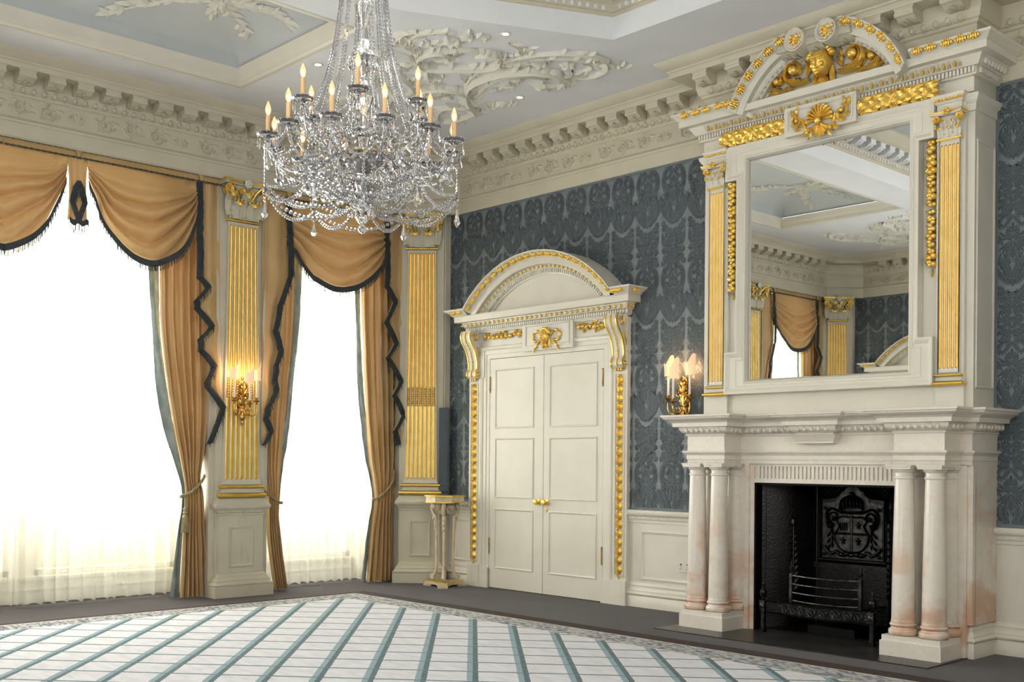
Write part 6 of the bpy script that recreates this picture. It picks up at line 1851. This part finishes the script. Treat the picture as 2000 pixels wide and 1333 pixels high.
# ================================================================ wall sconces
def sconce(T, loc, label, seed=0):
    root = empty('wall_sconce', loc, label, 'wall light', 'three-light gilt wall sconces')
    def sp(nm, fn, m, sm=50, par=None):
        b = M(); b.push(T); fn(b); b.pop(); return obj(nm, b, m, par or root, sm)
    def back(b):
        b.ell((0, -.018, 2.13), (.055, .025, .10), 12, 8); b.ell((0, -.016, 2.25), (.035, .02, .07), 10, 7); b.ell((0, -.02, 2.34), (.022, .018, .035), 8, 6)
        b.ell((0, -.03, 2.04), (.04, .032, .05), 10, 7); b.push(TX(0, -.035, 0)); b.lathe([(.0, 1.87), (.012, 1.885), (.018, 1.905), (.012, 1.925), (.03, 1.945), (.036, 1.965), (.024, 1.985), (.03, 2.02), (.0, 2.03)], 12); b.pop()
        b.push(face(0, -.03, 0))
        for s_ in (-1, 1):
            b.spiral((s_ * .05, 2.20), .04, 1.2, .016, .016, -pi / 2, s_, n=16); b.rib(crv([(s_ * .02, 2.36), (s_ * .05, 2.30), (s_ * .03, 2.24)]), .014, .016)
            for z in (2.08, 2.14, 2.20, 2.27): b.leaf((s_ * .01, z), pi / 2 - s_ * .7, .07, .03, .02, s_ * .5, 4)
        b.pop()
    sp('back_plate', back, BRASS)
    for dx, dy in ((-.135, -.10), (0.0, -.19), (.135, -.10)):
        zc = 2.135 if dx else 2.10
        def arm(b, dx=dx, dy=dy, zc=zc):
            b.tube(crv([(dx * .12, -.03, 2.08), (dx * .35, dy * .45, 2.0), (dx * .75, dy * .85, 1.985), (dx, dy, 2.03), (dx, dy, zc - .03)], 6), lambda t: .011 - .003 * t, 8)
            b.tube([(dx * .55 + .022 * cos(q) * (1 - q / 8), dy * .6, 2.03 + .022 * sin(q) * (1 - q / 8)) for q in [k * .5 for k in range(11)]], .005, 5)
            b.push(TX(dx, dy, zc)); b.lathe([(.006, -.035), (.014, -.028), (.008, -.018), (.014, -.006), (.034, .0), (.038, .008), (.03, .012), (.012, .008), (.012, .022), (.017, .028), (.017, .042), (.0, .044)], 14); b.pop()
        A_ = sp('arm', arm, BRASS)
        sp('candle', lambda b, dx=dx, dy=dy, zc=zc: (b.push(TX(dx, dy, zc)), b.lathe([(.0, .04), (.0125, .04), (.0115, .27), (.0, .272)], 12), b.pop()), CANDLEW, 40, A_)
        def shd(b, dx=dx, dy=dy, zc=zc):
            # shield-shaped half shade on the room side, its top edge dips to one side
            def P(u, v):
                a = radians(185 + 170 * u); r = lerp(.052, .058, v ** 2)
                top = .135 + .075 * smooth((u - .35) / .5) * (1 - .25 * smooth((u - .9) / .1)) - .022 * sin(pi * min(1, u / .7))
                return (dx + r * 1.06 * cos(a), dy + .018 + r * .85 * sin(a), zc + .232 + v * top)
            b.grid(P, 22, 8)
        sp('shade', shd, SHADE, True, A_)
        sp('bulb', lambda b, dx=dx, dy=dy, zc=zc: b.ell((dx, dy + .01, zc + .30), (.011, .011, .026), 8, 6), BULBC, True, A_)
        p = T @ Vector((dx, dy + .03, zc + .31)); POINTS.append((p.x, p.y, p.z)); POINTS_E.append(.7)
sconce(TX(.0, -2.72, 0, pi / 2), (0, -2.72, 1.85), 'three-light gilt sconce with small silk shades on the fluted pilaster between the windows')
sconce(TX(3.985, -.012, 0, 0), (3.985, -.02, 1.85), 'three-light gilt sconce with small silk shades on the damask wall beside the mantel shelf')

POINTS.append((HX, HY, 3.52)); POINTS_E.append(5.0)
# ================================================================ pedestal stand, wall box, small fittings
SX, SY = .66, -.36
sd = empty('pedestal_stand', (SX, SY, 0), 'tall narrow cream and gilt three-legged pedestal stand in the corner left of the double door', 'pedestal stand')
def sq(nm, fn, m=STANDM, sm=40, par=None):
    b = M(); b.push(TX(SX, SY, 0, pi / 4 + .02)); fn(b); b.pop(); return obj(nm, b, m, par or sd, sm)
def tri(R_, c, cut, n=6):
    """concave triangle with clipped corners"""
    out = []
    for k in range(3):
        a = radians(-90 + 120 * k + 60 * 0); a2 = a + radians(120)
        p = (R_ * cos(a), R_ * sin(a)); q = (R_ * cos(a2), R_ * sin(a2))
        d = (-sin(a), cos(a))
        A = (p[0] + d[0] * cut, p[1] + d[1] * cut); d2 = (-sin(a2), cos(a2)); B_ = (q[0] - d2[0] * cut, q[1] - d2[1] * cut)
        for i in range(n + 1):
            t = i / n; x = lerp(A[0], B_[0], t); y = lerp(A[1], B_[1], t); k_ = 1 - c * sin(pi * t)
            out.append((x * k_, y * k_))
    return out
HT = 1.09
sq('stand_top', lambda b: b.prism(tri(.205, .05, .10), HT - .075, HT - .012))
sq('gilt_rim', lambda b: (b.prism(tri(.222, .05, .105), HT - .014, HT), b.prism(tri(.214, .05, .102), HT - .088, HT - .074)), GOLDS)
sq('base', lambda b: b.prism(tri(.245, .30, .06), .0, .02) if False else [b.prism([(x, y) for x, y in tri(.25, .32, .055)], .022, .052)] + [b.push(Matrix.Rotation(radians(-90 + 120 * k), 4, 'Z')) or b.box(.15, .265, -.06, .06, 0, .024) or b.pop() for k in range(3)], [STANDM])
sq('gilt_base_edge', lambda b: b.prism(tri(.235, .32, .05), .052, .066), GOLDS)
for k in range(3):
    a = radians(-90 + 120 * k)
    def leg(b, a=a):
        b.push(Matrix.Rotation(a, 4, 'Z'))
        H = HT - .09
        pts = crv([(.150, 0, H), (.185, 0, H - .05), (.165, 0, H - .13), (.125, 0, H - .20), (.118, 0, H - .45), (.112, 0, .26), (.12, 0, .18), (.15, 0, .12), (.165, 0, .085)], 5)
        b.tube(pts, lambda t: .026 - .010 * sin(pi * t), 8)
        for cz, cx, r in ((H - .04, .16, .034), (.105, .165, .036)):
            b.tube([(cx + r * (1 - .75 * t) * cos(4.4 * pi * t), 0, cz + r * (1 - .75 * t) * sin(4.4 * pi * t)) for t in [i / 20 for i in range(21)]], .012, 6)
            b.tube([(cx, -.022, cz), (cx, .022, cz)], r * .8, 12)
        for i in range(6):
            b.ell((.135 + .008 * (i % 2) + (.02 if i < 2 else 0), 0, H - .16 - .03 * i), (.016 - .0015 * i, .018 - .0015 * i, .02), 7, 5)
            for s_ in (-1, 1): b.ell((.125, s_ * .016, H - .17 - .03 * i), (.012, .010, .016), 6, 4)
        b.pop()
    sq('leg', leg)
    def head(b, a=a):
        b.push(Matrix.Rotation(a + pi / 3, 4, 'Z')); b.push(Matrix.Translation((.06, 0, 0)) @ Matrix.Rotation(pi / 2, 4, 'Z') @ Matrix.Rotation(pi / 2, 4, 'X'))
        mask(b, 0, HT - .135, .13); b.pop(); b.pop()
    sq('carved_mask', head)

b = M(); b.push(TX(.335, -.105, 0, pi / 4)); b.box(-.065, .055, -.045, .0, 1.01, 2.156); b.pop()
b.push(TX(.335, -.105, 0, pi / 4)); b.box(-.05, .04, -.049, -.045, 1.03, 2.14); b.pop()
obj('loudspeaker', b, GREYBOX, None, None, 'slim blue-grey upright loudspeaker box mounted beside the diagonal corner pilaster', 'loudspeaker')

sk = empty('power_socket', (3.99, -.012, .44), 'white double power socket on the low panelling beside the marble columns', 'socket')
b = M(); b.box(3.905, 4.075, -.014, -.001, .405, .495); obj('face_plate', b, WHITEP, sk)
b = M()
for cx in (3.95, 4.03):
    for dx, dz in ((0, .025), (-.012, .0), (.012, .0)): b.box(cx + dx - .003, cx + dx + .003, -.0155, -.0142, .43 + dz, .44 + dz)
    b.box(cx - .008, cx + .008, -.018, -.014, .475, .488)
obj('pin_holes', b, SLATE, sk)

DL = [(3.713, -2.243, 'recessed ceiling downlight near the centre coffer corner'), (2.565, -.979, 'recessed ceiling downlight beside the plaster scroll nearest the damask wall'), (1.909, -3.006, 'recessed ceiling downlight between the pale blue coffer and the chandelier'), ]
for x, y, lb in DL:
    t = empty('downlight', (x, y, CEIL - .01), lb, 'downlight', 'recessed ceiling downlights')
    b = M(); b.push(TX(x, y, CEIL)); b.lathe([(.030, -.002), (.032, -.006), (.048, -.006), (.050, -.001)], 20); b.pop(); obj('trim_ring', b, WHITEP, t, True)
    b = M(); b.push(TX(x, y, CEIL)); b.lathe([(.0, -.003), (.030, -.003)], 16); b.pop(); obj('lens', b, LAMPGLOW, t)

# ================================================================ ceiling plasterwork
def relief(label, grp='corner plasterwork'):
    b = M(); b.push(Matrix.Translation((0, 0, CEIL)) @ Matrix.Scale(-1, 4, (0, 0, 1)))
    R_ = b.rib
    rl = random.Random(5)
    def cvr(p, w, h):
        c = crv(p, 7); wf = w if callable(w) else (lambda t: w)
        R_(c, lambda t: wf(t) * .62, h * .6)
        R_(c, lambda t: wf(t) * .20, h * .8)
        for i in range(2, len(c) - 2, 3):
            a = atan2(c[i + 1][1] - c[i][1], c[i + 1][0] - c[i][0])
            for s_ in (-1, 1):
                if rl.random() < .7: b.leaf(c[i], a + s_ * rl.uniform(.3, .8), rl.uniform(.09, .16), .038, h * .5 + .01, s_ * rl.uniform(-.9, 1.2), 5)
    tp = lambda w: (lambda t: w * (.55 + .6 * sin(pi * min(1, t * .8 + .15))))
    cvr([(2.31, -1.49), (2.5, -1.62), (2.71, -1.68), (3.02, -1.65), (3.27, -1.48), (3.35, -1.25), (3.29, -.98)], tp(.11), .10)
    cvr([(2.08, -1.16), (2.2, -1.30), (2.36, -1.38), (2.73, -1.52), (3.03, -1.47), (3.16, -1.30), (3.14, -1.15)], tp(.05), .05)
    cvr([(2.31, -1.49), (2.18, -1.36), (2.08, -1.23), (1.9, -.98)], tp(.12), .10)
    cvr([(2.31, -1.49), (2.33, -1.64), (2.27, -1.79), (2.12, -1.88), (1.97, -1.9)], tp(.10), .09)
    cvr([(1.97, -1.02), (1.95, -1.2), (1.85, -1.32), (1.7, -1.33), (1.50, -1.2), (1.42, -1.07), (1.50, -1.0), (1.72, -.98), (1.97, -1.02)], .07, .06)
    cvr([(2.73, -2.13), (2.62, -2.26), (2.68, -2.40), (2.78, -2.48), (2.92, -2.49), (3.04, -2.42), (3.0, -2.30), (2.9, -2.26)], tp(.08), .09)
    cvr([(2.73, -2.13), (2.86, -2.0), (2.96, -1.89), (3.13, -1.83), (3.30, -1.93), (3.30, -2.09), (3.20, -2.15)], tp(.08), .09)
    cvr([(2.5, -1.65), (2.7, -1.76), (2.98, -1.83), (3.39, -1.80), (3.72, -1.62), (3.89, -1.39), (3.90, -1.13), (3.73, -.95), (3.5, -.94), (3.41, -1.07), (3.5, -1.17)], tp(.05), .05)
    cvr([(3.42, -1.66), (3.62, -1.5), (3.74, -1.3), (3.70, -1.1), (3.58, -1.06)], tp(.03), .03)
    cvr([(2.66, -2.77), (2.68, -2.53), (2.6, -2.26), (2.45, -2.1), (2.3, -1.96)], tp(.05), .05)
    cvr([(2.23, -2.55), (2.23, -2.28), (2.12, -2.05), (1.94, -1.87)], tp(.09), .08)
    cvr([(2.78, -2.48), (2.90, -2.66), (3.06, -2.79), (3.2, -2.8), (3.36, -2.71), (3.39, -2.66)], tp(.05), .04)
    cvr([(3.23, -2.85), (3.1, -2.9), (2.95, -2.82), (2.85, -2.65)], tp(.09), .04)
    cvr([(3.59, -2.08), (3.56, -1.95), (3.48, -1.84), (3.35, -1.82), (3.2, -1.82)], tp(.035), .03)
    cvr([(1.97, -1.9), (1.7, -1.95), (1.45, -1.8), (1.35, -1.55), (1.5, -1.4), (1.62, -1.5)], tp(.07), .06)
    cvr([(1.94, -1.87), (1.85, -2.1), (1.95, -2.35), (2.15, -2.5), (2.3, -2.42)], tp(.05), .05)
    cvr([(1.3, -1.55), (1.1, -1.75), (1.05, -2.1), (1.2, -2.35), (1.35, -2.25)], tp(.05), .04)
    rd = random.Random(21)
    # leaf tufts along the scrolls
    tufts = [(3.05, -1.1, 12, .16), (3.2, -.98, 10, .13), (2.2, -1.0, 12, .15), (2.36, -.93, 7, .10), (3.45, -1.5, 7, .14), (3.6, -1.28, 8, .12), (3.84, -1.23, 6, .1), (3.90, -.95, 5, .12), (3.3, -1.68, 8, .12), (3.1, -1.74, 7, .1), (2.95, -2.2, 10, .12),
              (3.15, -2.35, 12, .16), (3.3, -2.45, 9, .14), (3.45, -2.42, 8, .13), (3.55, -2.33, 6, .10), (3.1, -2.62, 8, .12), (2.9, -2.85, 9, .13), (2.45, -1.95, 9, .12), (2.3, -2.15, 9, .12), (2.0, -1.7, 10, .12), (2.1, -1.55, 9, .1), (2.2, -1.45, 7, .09), (1.75, -1.6, 9, .12), (1.6, -1.3, 6, .08),
              (1.9, -.95, 8, .1), (2.45, -2.45, 9, .12), (2.5, -2.75, 7, .1), (3.0, -1.4, 8, .12), (2.8, -1.3, 8, .12), (2.6, -1.35, 6, .09), (1.3, -1.9, 8, .1), (1.15, -2.3, 8, .11), (2.75, -1.75, 8, .08), (3.6, -1.9, 6, .08), (1.5, -.9, 6, .08), (2.3, -1.7, 6, .07)]
    for x, y, n, s_ in tufts:
        a0 = rd.uniform(0, 6)
        for k in range(n):
            a = a0 + k * (2.2 * pi / n) * .5 + rd.uniform(-.2, .2)
            b.leaf((x + rd.uniform(-.04, .04), y + rd.uniform(-.04, .04)), a, s_ * rd.uniform(.7, 1.2), s_ * .34, s_ * .3, rd.uniform(-1.2, 1.2), 5)
        b.ell((x, y, .02), (s_ * .2, s_ * .2, s_ * .25), 7, 5)
    # beaded crest
    for c in (crv([(1.99, -1.86), (2.14, -1.83), (2.28, -1.73), (2.3, -1.62)], 4),):
        for p in c: b.ell((p[0] - .05, p[1] + .03, .03), (.018, .018, .03), 6, 4)
    b.pop()
    return obj('ceiling_ornament', b, PLAST, None, 50, label, 'plaster ornament', grp)
relief('cream rococo scrollwork relief on the ceiling between chandelier and chimney breast')
MIR[0] = True; relief('cream rococo scrollwork relief on the ceiling, seen reflected in the mirror'); MIR[0] = False

SPR = [(-.6, .6, .62), (.35, .6, .62), (.8, .3, .55), (-.62, -.85, 1.1), (-.5, .1, .35), (.7, -.5, .35)]
def spray(label, cx, cy, seed, dirs):
    b = M(); rd = random.Random(seed)
    for dx, dy, l in dirs:
        pts = []; x, y = cx, cy; a = atan2(dy, dx); n = int(l / .06)
        for i in range(n + 1):
            pts.append((x, y)); x += .06 * cos(a); y += .06 * sin(a); a += rd.uniform(-.16, .16)
        b.rib(pts, lambda t: .022 * (1 - .6 * t), .016)
        for i in range(1, len(pts), 2):
            for s_ in (-1, 1):
                if rd.random() < .9:
                    aa = a * 0 + atan2(dy, dx) + s_ * rd.uniform(.25, .6)
                    q = b.leaf(pts[i], aa, rd.uniform(.13, .21), .062, .03, -s_ * .5, 5)
                    b.leaf(pts[i], aa + s_ * .25, rd.uniform(.10, .16), .04, .03, s_ * .4, 5)
    for k in range(9): b.leaf((cx, cy), k * .7, .11, .05, .035, .5, 5)
    b.ell((cx, cy, .02), (.04, .04, .03), 8, 5)
    b.v = [(x, y, vault(max(CX0, min(CX1, x)), max(CY0, min(CY1, y))) - z - .004) for x, y, z in b.v]
    return obj('coffer_spray', b, PLAST, None, 50, label, 'plaster ornament', 'plaster leaf sprays in the blue coffer')
spray('cream plaster leaf spray in the pale blue coffer nearest the chandelier', 1.75, -3.92, 3, SPR)
MIR[0] = True
spray('cream plaster leaf spray in the pale blue coffer, reflected in the mirror', 1.75, -3.92, 4, SPR)
MIR[0] = False
# ================================================================ camera and light
cam = bpy.data.cameras.new('camera'); co = bpy.data.objects.new('camera', cam); COL.objects.link(co)
f_, cy_, yaw, rol = 2171., 902.1, .81839, .007670
cam.sensor_fit = 'HORIZONTAL'; cam.sensor_width = 36.0; cam.lens = 36.0 * f_ / 2000
cam.shift_x = 0; cam.shift_y = (cy_ - 666.5) / 2000
co.location = (10.92, -8.87, 1.5)
R = Vector((cos(yaw), sin(yaw), 0)); F_ = Vector((-sin(yaw), cos(yaw), 0)); U = Vector((0, 0, 1))
r3 = R * cos(rol) + U * sin(rol); u3 = U * cos(rol) - R * sin(rol)
co.matrix_world = Matrix(((r3.x, u3.x, -F_.x, 10.92), (r3.y, u3.y, -F_.y, -8.87), (r3.z, u3.z, -F_.z, 1.5), (0, 0, 0, 1)))
cam.clip_start = .05; cam.clip_end = 100
bpy.context.scene.camera = co

w = bpy.data.worlds.new('daylight'); bpy.context.scene.world = w; w.use_nodes = True
bg = w.node_tree.nodes['Background']; bg.inputs[0].default_value = (.93, .97, 1, 1); bg.inputs[1].default_value = 3.0
def area(name, loc, rot, sx, sy, power, col=(1, 1, 1)):
    l = bpy.data.lights.new(name, 'AREA'); l.shape = 'RECTANGLE'; l.size = sx; l.size_y = sy; l.energy = power; l.color = col
    o = bpy.data.objects.new(name, l); COL.objects.link(o); o.location = loc; o.rotation_euler = rot; return o
# daylight outside each window, pointing into the room (+X)
for n, (y0, y1) in enumerate(OPEN):
    area('window_daylight', (-1.25, (y0 + y1) / 2, 2.80), (0, -pi / 2, 0), 3.6, y1 - y0, 115 * (y1 - y0), (.98, .99, 1))
# added fill lamps without a real source: near side of the room and overhead
area('soft_fill', (11.2, -6.0, 3.1), (0, radians(98), 0), 2.6, 5.0, 105, (1, .985, .97))
area('soft_fill', (6.4, -9.9, 3.6), (radians(98), 0, 0), 4.5, 1.6, 85, (1, .985, .97))
area('oculus_fill', (5.78, LY / 2, 5.75), (0, 0, 0), 3.0, 4.5, 36, (1, .95, .88))  # added overhead fill; no lamp hangs in the oculus
for n, (x, y, z) in enumerate(POINTS):
    l = bpy.data.lights.new('lamp_glow', 'POINT'); l.energy = POINTS_E[n]; l.color = (1, .62, .3); l.shadow_soft_size = .02
    o = bpy.data.objects.new('lamp_glow', l); COL.objects.link(o); o.location = (x, y, z)
sc = bpy.context.scene
sc.view_settings.view_transform = 'Standard'; sc.view_settings.exposure = .32; sc.view_settings.gamma = .90
sc.cycles.use_denoising = True
sc.cycles.max_bounces = 6; sc.cycles.diffuse_bounces = 3; sc.cycles.glossy_bounces = 3; sc.cycles.transmission_bounces = 4; sc.cycles.transparent_max_bounces = 8
sc.cycles.use_adaptive_sampling = True; sc.cycles.adaptive_threshold = .08; sc.cycles.adaptive_min_samples = 12
sc.cycles.sample_clamp_indirect = 6; sc.cycles.caustics_reflective = False; sc.cycles.caustics_refractive = False

b = M(); b.box(-14, -1.35, LY - 6, 6, -.3, -.12); struct('ground', b, noisy('terrace_stone', sr(150, 148, 140), sr(170, 168, 158), 4, .9))
b = M(); b.box(-2.1, -1.9, LY - 4, 4, -.12, .95); b.box(-2.15, -1.85, LY - 4, 4, .95, 1.02); struct('wall_light_blocker', b, noisy('light_blocker_cream', sr(190, 182, 150), sr(200, 192, 160), 4, .9))  # added outside wall that darkens the view behind the foot of the sheers
